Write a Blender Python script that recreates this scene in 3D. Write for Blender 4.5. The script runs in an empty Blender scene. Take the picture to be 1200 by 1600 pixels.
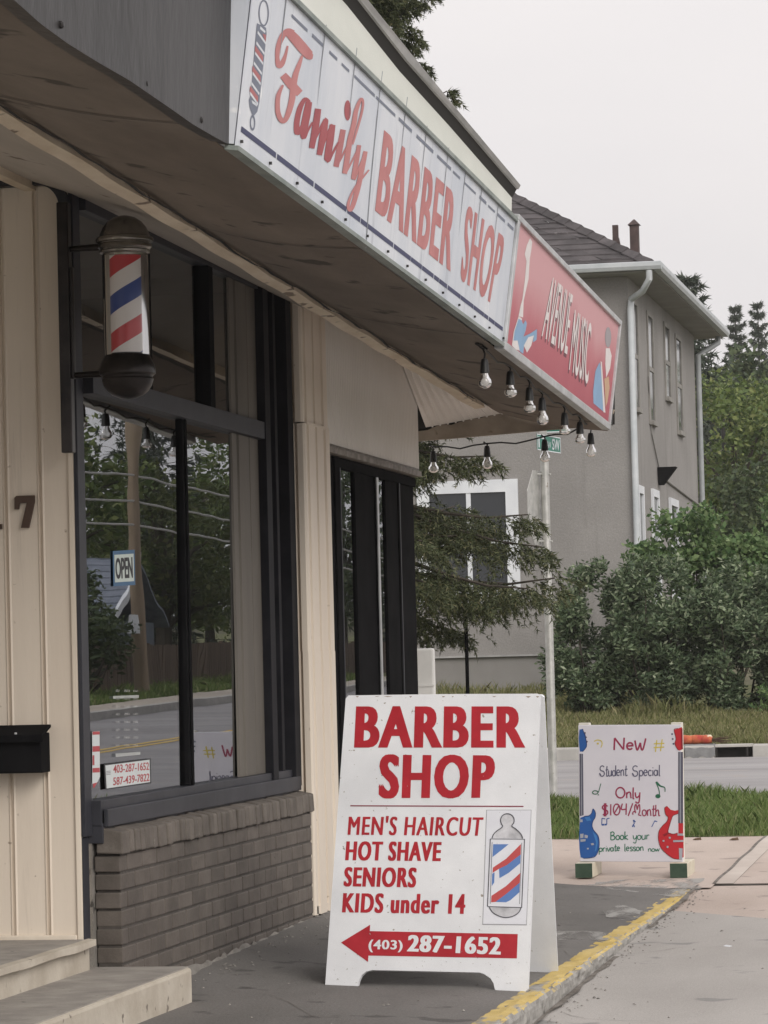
import bpy, math, random
import numpy as np
from mathutils import Vector, Matrix
from mathutils.geometry import tessellate_polygon
random.seed(7); RNG = np.random.default_rng(7)
S = bpy.context.scene; COL = S.collection
R_ = math.radians

# ---------------------------------------------------------------- camera
FPX = 5200.0                       # focal length in pixels of the 1200 x 1600 photograph
TH, PH, RO = R_(11.15), R_(2.62), R_(1.45)
CAM = np.array([0, 0, 1.23])
FW = np.array([-math.sin(TH)*math.cos(PH), math.cos(TH)*math.cos(PH), math.sin(PH)])
_r0 = np.array([math.cos(TH), math.sin(TH), 0.0]); _u0 = np.cross(_r0, FW)
RT = _r0*math.cos(RO) - _u0*math.sin(RO); UP = _u0*math.cos(RO) + _r0*math.sin(RO)
cd = bpy.data.cameras.new('camera'); cam = bpy.data.objects.new('camera', cd); COL.objects.link(cam)
cd.sensor_fit = 'VERTICAL'; cd.sensor_height = 36.0; cd.lens = FPX/1600*36.0
cd.clip_start = 0.1; cd.clip_end = 3000
cam.matrix_world = Matrix(((RT[0], UP[0], -FW[0], CAM[0]), (RT[1], UP[1], -FW[1], CAM[1]), (RT[2], UP[2], -FW[2], CAM[2]), (0, 0, 0, 1)))
S.camera = cam
# ---------------------------------------------------------------- sky, sun, exposure (hazy overcast day)
SUN_EL, SUN_AZ = 31, 140           # degrees; azimuth clockwise from +Y
w = bpy.data.worlds.new('World'); S.world = w; w.use_nodes = True
nt = w.node_tree; nt.nodes.clear()
sky = nt.nodes.new('ShaderNodeTexSky'); sky.sky_type = 'NISHITA'; sky.sun_disc = False
sky.sun_elevation = R_(SUN_EL); sky.sun_rotation = R_(SUN_AZ); sky.dust_density = 4.0; sky.air_density = 1.0
hs = nt.nodes.new('ShaderNodeHueSaturation'); hs.inputs['Saturation'].default_value = 0.12
mx = nt.nodes.new('ShaderNodeMix'); mx.data_type = 'RGBA'; mx.inputs[0].default_value = 0.93
mx.inputs[7].default_value = (7.55, 7.3, 7.25, 1)       # even cloud deck
bg = nt.nodes.new('ShaderNodeBackground'); bg.inputs[1].default_value = 0.1
wo = nt.nodes.new('ShaderNodeOutputWorld')
nt.links.new(sky.outputs[0], hs.inputs['Color']); nt.links.new(hs.outputs[0], mx.inputs[6])
tcw = nt.nodes.new('ShaderNodeTexCoord'); sxw = nt.nodes.new('ShaderNodeSeparateXYZ'); nt.links.new(tcw.outputs['Generated'], sxw.inputs[0])
mrw = nt.nodes.new('ShaderNodeMapRange'); mrw.inputs[1].default_value = 0.12; mrw.inputs[2].default_value = 0.9; mrw.inputs[3].default_value = 1.0; mrw.inputs[4].default_value = 1.5   # overcast deck: zenith brighter than horizon
nt.links.new(sxw.outputs[2], mrw.inputs[0]); mlw = nt.nodes.new('ShaderNodeMix'); mlw.data_type = 'RGBA'; mlw.blend_type = 'MULTIPLY'; mlw.inputs[0].default_value = 1
nzw = nt.nodes.new('ShaderNodeTexNoise'); nzw.inputs['Scale'].default_value = 3.2; nzw.inputs['Detail'].default_value = 4; mpw = nt.nodes.new('ShaderNodeMapping'); mpw.inputs['Scale'].default_value = (1, 1, 3)
nt.links.new(tcw.outputs['Generated'], mpw.inputs[0]); nt.links.new(mpw.outputs[0], nzw.inputs['Vector']); rpw = nt.nodes.new('ShaderNodeValToRGB'); rpw.color_ramp.elements[0].position = .3; rpw.color_ramp.elements[1].position = .7
rpw.color_ramp.elements[0].color = (.93, .93, .95, 1); rpw.color_ramp.elements[1].color = (1.03, 1.02, 1.02, 1); nt.links.new(nzw.outputs[0], rpw.inputs[0])
mcw = nt.nodes.new('ShaderNodeMix'); mcw.data_type = 'RGBA'; mcw.blend_type = 'MULTIPLY'; mcw.inputs[0].default_value = 1; nt.links.new(mx.outputs[2], mcw.inputs[6]); nt.links.new(rpw.outputs[0], mcw.inputs[7])
nt.links.new(mcw.outputs[2], mlw.inputs[6]); nt.links.new(mrw.outputs[0], mlw.inputs[7]); nt.links.new(mlw.outputs[2], bg.inputs[0]); nt.links.new(bg.outputs[0], wo.inputs[0])
sl = bpy.data.lights.new('sun', 'SUN'); sl.energy = 1.5; sl.angle = R_(30); sl.color = (1.0, 0.95, 0.88)
so = bpy.data.objects.new('sun', sl); COL.objects.link(so)
_sd = Vector((math.sin(R_(SUN_AZ))*math.cos(R_(SUN_EL)), math.cos(R_(SUN_AZ))*math.cos(R_(SUN_EL)), math.sin(R_(SUN_EL))))
so.rotation_euler = _sd.to_track_quat('Z', 'Y').to_euler(); so.location = (0, 0, 30)
S.view_settings.view_transform = 'Standard'; S.view_settings.look = 'None'
S.view_settings.exposure = 0.22; S.view_settings.gamma = 1.0
S.render.engine = 'CYCLES'; S.cycles.max_bounces = 8; S.cycles.transparent_max_bounces = 12

# ---------------------------------------------------------------- measuring helpers (photo pixel -> point on a real plane)
def ray(u, v): return FW + RT*(u-600)/FPX - UP*(v-800)/FPX
def on(u, v, ax, val):
    d = ray(u, v); return CAM + d*((val-CAM[ax])/d[ax])
def on_x(u, v, x): return on(u, v, 0, x)
def on_y(u, v, y): return on(u, v, 1, y)
def on_z(u, v, z): return on(u, v, 2, z)
class Plane:
    """A flat board in the place: origin, two edge vectors; uv(px) gives metres along them."""
    def __init__(s, O, eu, ev):
        s.O = np.array(O, float); s.eu = np.array(eu, float); s.eu /= np.linalg.norm(s.eu)
        ev = np.array(ev, float); ev = ev - s.eu*(ev@s.eu); s.ev = ev/np.linalg.norm(ev); s.n = np.cross(s.eu, s.ev)
    def uv(s, u, v):
        d = ray(u, v); p = CAM + d*(((s.O-CAM)@s.n)/(d@s.n)) - s.O
        return (p@s.eu, p@s.ev)
    def pt(s, a, b, h=0.0): return s.O + s.eu*a + s.ev*b + s.n*h

# ---------------------------------------------------------------- mesh building
class MB:
    def __init__(s): s.v = []; s.f = []; s.mi = []
    def add(s, vs, fs, m=0):
        o = len(s.v); s.v.extend([tuple(map(float, p)) for p in vs])
        for f in fs: s.f.append(tuple(o+i for i in f)); s.mi.append(m)
        return s
    def box(s, a, b, m=0):
        x0, y0, z0 = a; x1, y1, z1 = b
        return s.add([(x0,y0,z0),(x1,y0,z0),(x1,y1,z0),(x0,y1,z0),(x0,y0,z1),(x1,y0,z1),(x1,y1,z1),(x0,y1,z1)],
                     [(0,3,2,1),(4,5,6,7),(0,1,5,4),(1,2,6,5),(2,3,7,6),(3,0,4,7)], m)
    def quad(s, *p, m=0): return s.add(p, [tuple(range(len(p)))], m)
    def hexa(s, lo, hi, m=0):
        return s.add(list(lo)+list(hi), [(0,3,2,1),(4,5,6,7),(0,1,5,4),(1,2,6,5),(2,3,7,6),(3,0,4,7)], m)
    def prism(s, poly, vec, m=0, holes=()):
        loops = [list(poly)]+[list(h) for h in holes]
        tri = tessellate_polygon([[Vector(p) for p in l] for l in loops])
        flat = [np.array(p, float) for l in loops for p in l]; n = len(flat); vec = np.array(vec, float)
        fs = [tuple(t) for t in tri]
        if np.linalg.norm(vec) == 0: return s.add(flat, fs, m)
        fs += [tuple(i+n for i in reversed(t)) for t in tri]; o = 0
        for l in loops:
            k = len(l)
            for i in range(k): a, b = o+i, o+(i+1) % k; fs.append((a, b, b+n, a+n))
            o += k
        return s.add(flat+[p+vec for p in flat], fs, m)
    def tube(s, pts, r, n=8, m=0, cap=True):
        pts = [np.array(p, float) for p in pts]; k = len(pts)
        rs = list(r) if hasattr(r, '__len__') else [r]*k
        vs = []; a = None
        for i in range(k):
            t = pts[min(i+1, k-1)]-pts[max(i-1, 0)]; t = t/(np.linalg.norm(t)+1e-9)
            if a is None: a = np.cross(t, [0.3, 0.2, 1.0] if abs(t[2]) < .9 else [1.0, 0.1, 0])
            a = a - t*(a@t); a = a/(np.linalg.norm(a)+1e-9); b = np.cross(t, a)
            for j in range(n):
                q = 2*math.pi*j/n; vs.append(pts[i]+(a*math.cos(q)+b*math.sin(q))*rs[i])
        fs = [(i*n+j, i*n+(j+1) % n, (i+1)*n+(j+1) % n, (i+1)*n+j) for i in range(k-1) for j in range(n)]
        if cap: fs += [tuple(range(n-1, -1, -1)), tuple((k-1)*n+j for j in range(n))]
        return s.add(vs, fs, m)
    def lathe(s, c, prof, n=32, m=0):
        vs = []; fs = []; k = len(prof)
        for r, z in prof:
            for j in range(n):
                q = 2*math.pi*j/n; vs.append((c[0]+r*math.cos(q), c[1]+r*math.sin(q), c[2]+z))
        for i in range(k-1):
            for j in range(n): fs.append((i*n+j, i*n+(j+1) % n, (i+1)*n+(j+1) % n, (i+1)*n+j))
        return s.add(vs, fs, m)
    def grid(s, nx, ny, fn, m=0):
        vs = [fn(i/nx, j/ny) for j in range(ny+1) for i in range(nx+1)]
        fs = [(j*(nx+1)+i, j*(nx+1)+i+1, (j+1)*(nx+1)+i+1, (j+1)*(nx+1)+i) for j in range(ny) for i in range(nx)]
        return s.add(vs, fs, m)
    def ribbon(s, pl, pts, h, m=0, px=True, step=1.5e-5):
        """flat painted stroke on Plane pl; pts = (x, y, width)"""
        P = [np.array(p[:2], float) for p in pts]; W = [p[2] for p in pts]
        # resample smoothly (Catmull-Rom)
        if len(P) > 2:
            Q = []; WW = []
            for i in range(len(P)-1):
                p0, p1, p2, p3 = P[max(i-1,0)], P[i], P[i+1], P[min(i+2,len(P)-1)]
                for k in range(5):
                    t = k/5; Q.append(.5*((2*p1)+(p2-p0)*t+(2*p0-5*p1+4*p2-p3)*t*t+(3*p1-p0-3*p2+p3)*t**3)); WW.append(W[i]*(1-t)+W[i+1]*t)
            Q.append(P[-1]); WW.append(W[-1]); P, W = Q, WW
        vs = []; fs = []; n = len(P)
        for i in range(n):
            t = P[min(i+1,n-1)]-P[max(i-1,0)]; t = t/(np.linalg.norm(t)+1e-9); nn = np.array([-t[1], t[0]])*W[i]/2
            for q in (P[i]+nn, P[i]-nn):
                a, b = pl.uv(*q) if px else q
                vs.append(pl.pt(a, b, h+i*step))
        for i in range(n-1): fs.append((2*i, 2*i+1, 2*i+3, 2*i+2))
        return s.add(vs, fs, m)
    def build(s, name, mats, parent=None, smooth=False, bevel=0, loc=None, origin=None):
        me = bpy.data.meshes.new(name)
        V = np.array(s.v, float)
        org = np.zeros(3)
        if parent is not None: org = np.array(ROOT.get(parent.name, (0,0,0)))
        elif loc is not None: org = np.array(loc, float)
        me.from_pydata([tuple(p) for p in (V-org)], [], s.f)
        for m_ in (mats if isinstance(mats, (list, tuple)) else [mats]): me.materials.append(m_)
        if isinstance(mats, (list, tuple)) and len(mats) > 1: me.polygons.foreach_set('material_index', s.mi)
        me.polygons.foreach_set('use_smooth', [smooth]*len(me.polygons)); me.update()
        o = bpy.data.objects.new(name, me); COL.objects.link(o)
        if parent is not None: o.parent = parent; ROOT[o.name] = tuple(org)
        else: o.location = org; ROOT[o.name] = tuple(org)
        if bevel:
            b = o.modifiers.new('bevel', 'BEVEL'); b.width = bevel; b.segments = 2; b.limit_method = 'ANGLE'; b.angle_limit = R_(40)
        if smooth:
            try:
                me.set_sharp_from_angle(angle=R_(40))
            except Exception: pass
        return o
ROOT = {}
def tag(o, label=None, cat=None, group=None, kind=None):
    if label: o['label'] = label
    if cat: o['category'] = cat
    if group: o['group'] = group
    if kind: o['kind'] = kind
    return o
def thing(name, loc, label, cat, group=None):
    o = bpy.data.objects.new(name, None); COL.objects.link(o); o.location = loc; o.empty_display_size = .2
    ROOT[o.name] = tuple(float(c) for c in loc); return tag(o, label, cat, group)
def fast_mesh(name, V, F4, mats, parent=None, loc=(0,0,0), smooth=False, mi=None):
    """V (n,3), F4 (m,k) faces with constant size k"""
    me = bpy.data.meshes.new(name); k = F4.shape[1]
    org = np.array(ROOT.get(parent.name)) if parent is not None else np.array(loc, float)
    me.vertices.add(len(V)); me.vertices.foreach_set('co', (V-org).astype(np.float32).ravel())
    me.loops.add(F4.size); me.loops.foreach_set('vertex_index', F4.astype(np.int32).ravel())
    me.polygons.add(len(F4)); me.polygons.foreach_set('loop_start', np.arange(0, F4.size, k, dtype=np.int32))
    me.polygons.foreach_set('loop_total', np.full(len(F4), k, dtype=np.int32))
    for m_ in (mats if isinstance(mats, (list, tuple)) else [mats]): me.materials.append(m_)
    if mi is not None: me.polygons.foreach_set('material_index', mi.astype(np.int32))
    me.update(calc_edges=True); me.validate()
    o = bpy.data.objects.new(name, me); COL.objects.link(o)
    if parent is not None: o.parent = parent
    else: o.location = org
    ROOT[o.name] = tuple(org)
    return o

# ---------------------------------------------------------------- materials
def _new(name):
    m = bpy.data.materials.new(name); m.use_nodes = True; n = m.node_tree; b = n.nodes['Principled BSDF']; return m, n, b
def _noise(n, scale, detail=6, rough=.6, co=None, st=(1,1,1)):
    tc = n.nodes.new('ShaderNodeNewGeometry') if co is None else None
    mp = n.nodes.new('ShaderNodeMapping'); mp.inputs['Scale'].default_value = st
    n.links.new(tc.outputs['Position'] if tc else co, mp.inputs[0])
    t = n.nodes.new('ShaderNodeTexNoise'); t.inputs['Scale'].default_value = scale; t.inputs['Detail'].default_value = detail
    t.inputs['Roughness'].default_value = rough; n.links.new(mp.outputs[0], t.inputs['Vector']); return t
def _ramp(n, fac, stops):
    r = n.nodes.new('ShaderNodeValToRGB'); e = r.color_ramp.elements
    while len(e) < len(stops): e.new(.5)
    for i, (p, c) in enumerate(stops): e[i].position = p; e[i].color = (*c, 1) if len(c) == 3 else c
    n.links.new(fac, r.inputs[0]); return r
def _mix(n, fac, a, b, mode='MIX'):
    x = n.nodes.new('ShaderNodeMix'); x.data_type = 'RGBA'; x.blend_type = mode
    for sock, val in ((x.inputs[0], fac), (x.inputs[6], a), (x.inputs[7], b)):
        if hasattr(val, 'links'): n.links.new(val, sock)
        elif isinstance(val, (int, float)): sock.default_value = val
        else: sock.default_value = (*val, 1)
    return x.outputs[2]
def _bump(n, b, h, dist, strength=.6):
    bp = n.nodes.new('ShaderNodeBump'); bp.inputs['Strength'].default_value = strength; bp.inputs['Distance'].default_value = dist
    n.links.new(h, bp.inputs['Height']); n.links.new(bp.outputs[0], b.inputs['Normal'])
def rough_mat(name, c1, c2, scale=4, rough=.8, bump=.002, bscale=60, st=(1,1,1), spots=None, spot_scale=25, spot_at=.68, metal=0, streak=None, grain=0, gscale=220, island=0):
    """weathered surface: two tones of large noise, optional small spots, optional vertical streaks, fine bump"""
    m, n, b = _new(name)
    t = _noise(n, scale, st=st); r = _ramp(n, t.outputs[0], [(.35, c1), (.68, c2)]); col = r.outputs[0]
    if streak:
        t2 = _noise(n, 1.0, 5, .7, st=streak[1]); k = _ramp(n, t2.outputs[0], [(streak[2], (0,0,0)), (streak[2]+.18, (1,1,1))])
        col = _mix(n, k.outputs[0], col, streak[0])
    if spots:
        t3 = _noise(n, spot_scale, 3, .5); k = _ramp(n, t3.outputs[0], [(spot_at, (0,0,0)), (spot_at+.05, (1,1,1))])
        col = _mix(n, k.outputs[0], col, spots)
    if grain:       # fine aggregate
        tg = _noise(n, gscale, 2, .8); kg = _ramp(n, tg.outputs[0], [(.3, (1-grain,)*3), (.7, (1+grain,)*3)]); col = _mix(n, 1.0, col, kg.outputs[0], 'MULTIPLY')
    if island:      # every brick or board its own tone
        gi = n.nodes.new('ShaderNodeNewGeometry'); ki = _ramp(n, gi.outputs['Random Per Island'], [(0, (1-island,)*3), (1, (1+island,)*3)]); col = _mix(n, 1.0, col, ki.outputs[0], 'MULTIPLY')
    n.links.new(col, b.inputs['Base Color']); b.inputs['Roughness'].default_value = rough; b.inputs['Metallic'].default_value = metal
    if bump:
        t4 = _noise(n, bscale, 5, .65, st=st); _bump(n, b, t4.outputs[0], bump)
    return m
def plain(name, c, rough=.5, metal=0, spec=None, coat=0):
    m, n, b = _new(name)
    t = _noise(n, 9, 4); col = _mix(n, t.outputs[0], tuple(x*.86 for x in c), tuple(min(1, x*1.12) for x in c))
    n.links.new(col, b.inputs['Base Color']); b.inputs['Roughness'].default_value = rough; b.inputs['Metallic'].default_value = metal
    if coat: b.inputs['Coat Weight'].default_value = coat
    return m
def glass_mat(name, ior=2.1, tint=(.75,.8,.8)):
    m, n, b = _new(name); n.nodes.remove(b); out = n.nodes['Material Output']
    fr = n.nodes.new('ShaderNodeFresnel'); fr.inputs[0].default_value = ior
    tr = n.nodes.new('ShaderNodeBsdfTransparent'); tr.inputs[0].default_value = (*tint, 1)
    gl = n.nodes.new('ShaderNodeBsdfGlossy'); gl.inputs['Roughness'].default_value = 0.0; gl.inputs[0].default_value = (.93,.96,1,1)
    t = _noise(n, 1.1, 2, .4); bp = n.nodes.new('ShaderNodeBump'); bp.inputs['Strength'].default_value = .25; bp.inputs['Distance'].default_value = .004
    n.links.new(t.outputs[0], bp.inputs['Height']); n.links.new(bp.outputs[0], gl.inputs['Normal'])
    mx = n.nodes.new('ShaderNodeMixShader'); n.links.new(fr.outputs[0], mx.inputs[0]); n.links.new(tr.outputs[0], mx.inputs[1]); n.links.new(gl.outputs[0], mx.inputs[2])
    n.links.new(mx.outputs[0], out.inputs['Surface']); return m
def leaf_mat(name, stops, rough=.55, trans=.3):
    m, n, b = _new(name); g = n.nodes.new('ShaderNodeNewGeometry')
    r = _ramp(n, g.outputs['Random Per Island'], stops)
    t = _noise(n, .9, 2); c = _mix(n, t.outputs[0], r.outputs[0], _mix(n, .5, r.outputs[0], stops[0][1]))
    n.links.new(c, b.inputs['Base Color']); b.inputs['Roughness'].default_value = rough; b.inputs['Specular IOR Level'].default_value = .3
    tl = n.nodes.new('ShaderNodeBsdfTranslucent'); n.links.new(c, tl.inputs[0]); mx = n.nodes.new('ShaderNodeMixShader'); mx.inputs[0].default_value = trans
    n.links.new(b.outputs[0], mx.inputs[1]); n.links.new(tl.outputs[0], mx.inputs[2]); n.links.new(mx.outputs[0], n.nodes['Material Output'].inputs[0]); return m
# ---------------------------------------------------------------- painted lettering
_TX = {}
def text2d(s, offset=0.0, sp=1.0):
    if (s, offset, sp) in _TX: return _TX[(s, offset, sp)]
    c = bpy.data.curves.new('lettering', 'FONT'); c.body = s; c.size = 1; c.offset = offset; c.space_character = sp; c.resolution_u = 4; c.fill_mode = 'FRONT'
    o = bpy.data.objects.new('lettering', c); COL.objects.link(o); dg = bpy.context.evaluated_depsgraph_get()
    me = bpy.data.meshes.new_from_object(o.evaluated_get(dg))
    V = np.array([v.co[:2] for v in me.vertices]); F = [tuple(p.vertices) for p in me.polygons]
    bpy.data.objects.remove(o); bpy.data.curves.remove(c); bpy.data.meshes.remove(me)
    V = (V-V.min(0))/(V.max(0)-V.min(0)); _TX[(s, offset, sp)] = (V, F); return V, F
def put_text(mb, pl, s, tl, tr, bl, br, h=.001, offset=.02, thick=0.0, px=True, m=0, sp=1.0):
    """letters stretched into a four-cornered field of the board; thick fattens the stems"""
    V, F = text2d(s, offset, sp)
    q = [np.array(pl.uv(*p) if px else p) for p in (tl, tr, bl, br)]
    ks = [0] if not thick else [-1, 0, 1]
    for i, k in enumerate(ks):
        vs = []
        for x, y in V:
            x = thick + x*(1-2*thick) + k*thick
            a, b = q[2]*(1-x)*(1-y)+q[3]*x*(1-y)+q[0]*(1-x)*y+q[1]*x*y
            vs.append(pl.pt(a, b, h+i*6e-5))
        mb.add(vs, F, m)
def put_poly(mb, pl, pts, h, px=True, m=0, holes=(), depth=0):
    f = (lambda p: pl.pt(*(pl.uv(*p) if px else p), h))
    mb.prism([f(p) for p in pts], pl.n*depth, m, [[f(p) for p in q] for q in holes])
def Z(ox, oy, k):   # an enlarged view of the photograph -> photo pixels
    return lambda *ps: [(ox+p[0]/k, oy+p[1]/k, *(w/k for w in p[2:])) for p in ps]
def ell(cx, cy, rx, ry, n=24, a0=0, a1=360): return [(cx+rx*math.cos(R_(a0+(a1-a0)*i/n)), cy+ry*math.sin(R_(a0+(a1-a0)*i/n))) for i in range(n+(a1-a0 != 360))]

# ---------------------------------------------------------------- materials of the place
M = {}
M['cream'] = rough_mat('cream siding', (.67,.585,.49), (.76,.68,.58), 3, .6, .0015, 40, st=(1,1,.15), spots=(.38,.31,.24), spot_scale=30, spot_at=.72, streak=((.47,.41,.345), (16,16,.7), .63))
M['cream_trim'] = rough_mat('cream trim', (.63,.55,.455), (.76,.68,.575), 6, .6, .001, 50, st=(1,1,.1), spots=(.2,.16,.12), spot_scale=40, spot_at=.72)
M['beige'] = rough_mat('beige ribbed siding', (.70,.67,.625), (.76,.73,.685), 2, .7, .0008, 60)
M['brick'] = rough_mat('painted brick', (.088,.074,.063), (.130,.111,.096), 7, .8, .004, 60, spots=(.05,.043,.037), spot_scale=30, spot_at=.70, island=.16, grain=.08, streak=((.20,.18,.16), (4,4,1.2), .70))
M['brick_cap'] = rough_mat('painted brick cap', (.105,.09,.077), (.155,.135,.117), 9, .85, .005, 50, spots=(.24,.22,.195), spot_scale=30, spot_at=.70, island=.16, grain=.1)
M['brick_raw'] = rough_mat('bare clay brick', (.30,.13,.07), (.22,.12,.08), 30, .9, .004, 50, spots=(.4,.35,.3), spot_scale=30, spot_at=.6)
M['mortar'] = rough_mat('mortar', (.06,.052,.046), (.09,.079,.07), 20, .9, .004, 80)
M['found'] = rough_mat('foundation concrete', (.15,.138,.122), (.25,.232,.21), 8, .9, .012, 22, grain=.15, spots=(.05,.045,.04), spot_scale=14, spot_at=.6)
M['navy'] = rough_mat('dark blue grey frame paint', (.030,.031,.038), (.048,.049,.058), 5, .45, .0006, 60, spots=(.12,.12,.13), spot_scale=50, spot_at=.78)
M['black'] = rough_mat('black frame paint', (.007,.007,.008), (.013,.013,.014), 5, .85, .0005, 60)
M['black'].node_tree.nodes['Principled BSDF'].inputs['Specular IOR Level'].default_value = .03
M['fascia'] = rough_mat('dark metal fascia', (.018,.0165,.0165), (.042,.039,.039), 2.2, .42, .02, 2.2, st=(1,1,.5), streak=((.014,.012,.012), (7,7,.8), .58), metal=0)
M['fascia'].node_tree.nodes['Principled BSDF'].inputs['Specular IOR Level'].default_value = .22
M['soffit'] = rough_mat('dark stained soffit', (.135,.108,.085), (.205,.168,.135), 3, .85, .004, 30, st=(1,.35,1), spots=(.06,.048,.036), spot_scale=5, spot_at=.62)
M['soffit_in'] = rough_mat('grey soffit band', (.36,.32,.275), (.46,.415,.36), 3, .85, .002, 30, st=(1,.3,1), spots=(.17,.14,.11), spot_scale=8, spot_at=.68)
M['soffit_trim'] = rough_mat('chipped tan soffit trim', (.56,.46,.34), (.70,.61,.48), 9, .8, .006, 25, st=(1,.4,1), spots=(.20,.15,.11), spot_scale=10, spot_at=.64)
M['soffit_trim2'] = rough_mat('worn tan end board', (.28,.235,.185), (.40,.34,.275), 6, .8, .004, 25, spots=(.18,.14,.10), spot_scale=9, spot_at=.66)
M['black2'] = rough_mat('near black frame paint', (.012,.012,.015), (.022,.022,.026), 5, .55, .0005, 60)
M['black2'].node_tree.nodes['Principled BSDF'].inputs['Specular IOR Level'].default_value = .06
M['jamb_standin'] = rough_mat('dulled tan jamb stand-in', (.10,.089,.075), (.145,.130,.110), 4, .7, .001, 40, st=(1,1,.2))  # tan darkened and greyed: reflections over the inner jamb are put into the colour
M['white_band'] = rough_mat('off white fascia band', (.60,.62,.56), (.74,.75,.69), 2, .5, .001, 40, st=(1,.4,1), streak=((.4,.42,.38), (9,9,.8), .66))
M['cap'] = rough_mat('grey flashing', (.30,.30,.295), (.44,.43,.42), 4, .5, .002, 20, metal=.2)
M['dark'] = plain('dark gap', (.02,.018,.016), .8)
M['roofing'] = rough_mat('flat roofing', (.12,.12,.12), (.2,.2,.2), 1, .9)
M['inside'] = plain('dim interior wall', (.09,.085,.08), .8)
M['alu'] = rough_mat('dull aluminium edge', (.42,.43,.44), (.60,.61,.62), 8, .4, .001, 40, metal=.4)
M['glass'] = glass_mat('window glass', 4.8)
M['navy'].node_tree.nodes['Principled BSDF'].inputs['Specular IOR Level'].default_value = .15
M['steel'] = rough_mat('galvanised steel', (.42,.42,.40), (.60,.59,.57), 12, .45, .001, 50, metal=.5, spots=(.3,.27,.23), spot_scale=30, spot_at=.7)

# ================================================================ THE SHOP
XF, XG = -3.35, -3.45               # brick face, glass plane
shop = thing('shop_building', (-3.35, 11.8, 0), 'low cream and dark brown storefront with brick base and sagging sign canopy', 'building')
# return wall of the doorway, board and batten, faces the camera
def boards(x0, x1, y, z0, z1, seams, depth=.012, w=.009):
    prof = [(x0, 0)]
    for s_ in seams: prof += [(s_-w*1.6, 0), (s_-w*.9, -.004), (s_-w*.5, depth), (s_+w*.5, depth), (s_+w*.9, -.004), (s_+w*1.6, 0)]
    prof.append((x1, 0)); mb = MB(); n = len(prof)
    mb.add([(x, y+d, z0) for x, d in prof]+[(x, y+d, z1) for x, d in prof], [(i, i+1, n+i+1, n+i) for i in range(n-1)]); return mb
wall_y = 11.72
seam = [float(on_y(px, 900, wall_y)[0]) for px in (-55, -27, 12, 22, 66, 74)]
wx1 = float(on_y(110, 900, wall_y)[0])
mb = boards(-6.2, wx1, wall_y, .25, 3.02, [-4.6, -4.45, -4.3, -4.15, -4.0] + [seam[2], seam[4]])
mb.box((-6.2, wall_y+.02, .2), (wx1, wall_y+.16, 3.1))
mb.build('return_wall', M['cream'], shop)
ex = [float(on_y(px, 900, wall_y)[0]) for px in (110, 120)]
MB().box((ex[0]+.001, wall_y-.012, .25), (ex[1], wall_y+.10, 3.02)).box((-6.2, wall_y-.018, .246), (ex[0], wall_y+.0, .275)).build('wall_corner_trim', M['cream_trim'], shop, bevel=.004)
# dark rounded header above the return wall
mb = MB(); hx = ex[1]+.01; hz = 3.055
arc = [(-6.2, hz), (hx-.12, hz)] + [(hx-.12+.12*math.sin(R_(a)), hz-.12+.12*math.cos(R_(a))) for a in range(10, 91, 10)] + [(hx, 2.6)]
out = [(x, wall_y-.02, z) for x, z in arc]
inn = [(-6.2, hz-.035), (hx-.12, hz-.035)] + [(hx-.12+.085*math.sin(R_(a)), hz-.12+.085*math.cos(R_(a))) for a in range(10, 91, 10)] + [(hx-.035, 2.6)]
for i in range(len(arc)-1):
    p, q, r, t = arc[i], arc[i+1], inn[i+1], inn[i]
    mb.hexa([(a[0], wall_y-.05, a[1]) for a in (p, q, r, t)], [(a[0], wall_y-.013, a[1]) for a in (p, q, r, t)])
mb.box((-6.2, wall_y-.04, hz+.001), (hx, wall_y+.1, hz+.06))
mb.build('doorway_header', M['navy'], shop)
# front window: frame with panes and bars
fz1 = 3.0; wy0, wy1 = 11.797, 14.55; zb, zt0, zt1, zt2 = .757, 2.255, 2.332, 2.935
mb = MB()
mb.box((ex[1]+.001, wall_y-.014, .63), (XG+.006, wy0, fz1)).box((ex[1]+.001, wall_y-.012, .24), (XG-.006, wy0-.01, .628))   # near post, running down beside the bricks
mb.box((XG-.04, wy0, zt0), (XG+.045, wy1, zt1))                           # transom bar
mb.box((XG-.03, wy0, .665), (XG+.040, 15.0, zb))                            # bottom rail
mb.box((XG-.03, wy0, zt2), (XG+.03, wy1, fz1))
W1 = mb.build('display_window', M['navy'], shop, bevel=.004)
for y0, y1, d_ in ((wy1, wy1+.10, .050), (wy1+.10, 14.80, .012), (14.80, 14.85, .035), (14.85, 14.96, .010), (14.96, 15.072, .060)): MB().box((XG-.04, y0+.0005, .68), (XG+d_, y1, fz1)).build('far_post', M['black2'], W1, bevel=.003)
for z0, z1 in ((zb, zt0), (zt1, zt2)):
    prof = [(14.06, 0), (14.065, .010), (14.14, .010), (14.145, .004), (14.17, .004), (14.175, .013), (14.36, .013), (14.365, .005), (14.385, .005), (14.39, .010), (wy1, .010)]; k = len(prof)
    MB().add([(XG+.002+d_, y, z0+.001) for y, d_ in prof]+[(XG+.002+d_, y, z1-.001) for y, d_ in prof], [(i, i+1, k+i+1, k+i) for i in range(k-1)]).build('inner_jamb_standin', M['jamb_standin'], W1)  # added strip before the glass, stands in for the tan jamb seen inside
mb = MB().box((XG-.03, 13.185, zb), (XG+.018, 13.262, zt0)).box((XG+.018, 13.205, zb), (XG+.026, 13.228, zt0))
mb.build('mullion', M['black'], W1, bevel=.003)
for y0, y1 in ((12.60, 12.675), (13.61, 13.69)):
    MB().box((XG-.03, y0, zt1), (XG+.036, y1, zt2)).build('mullion', M['black'], W1, bevel=.003)
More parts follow.
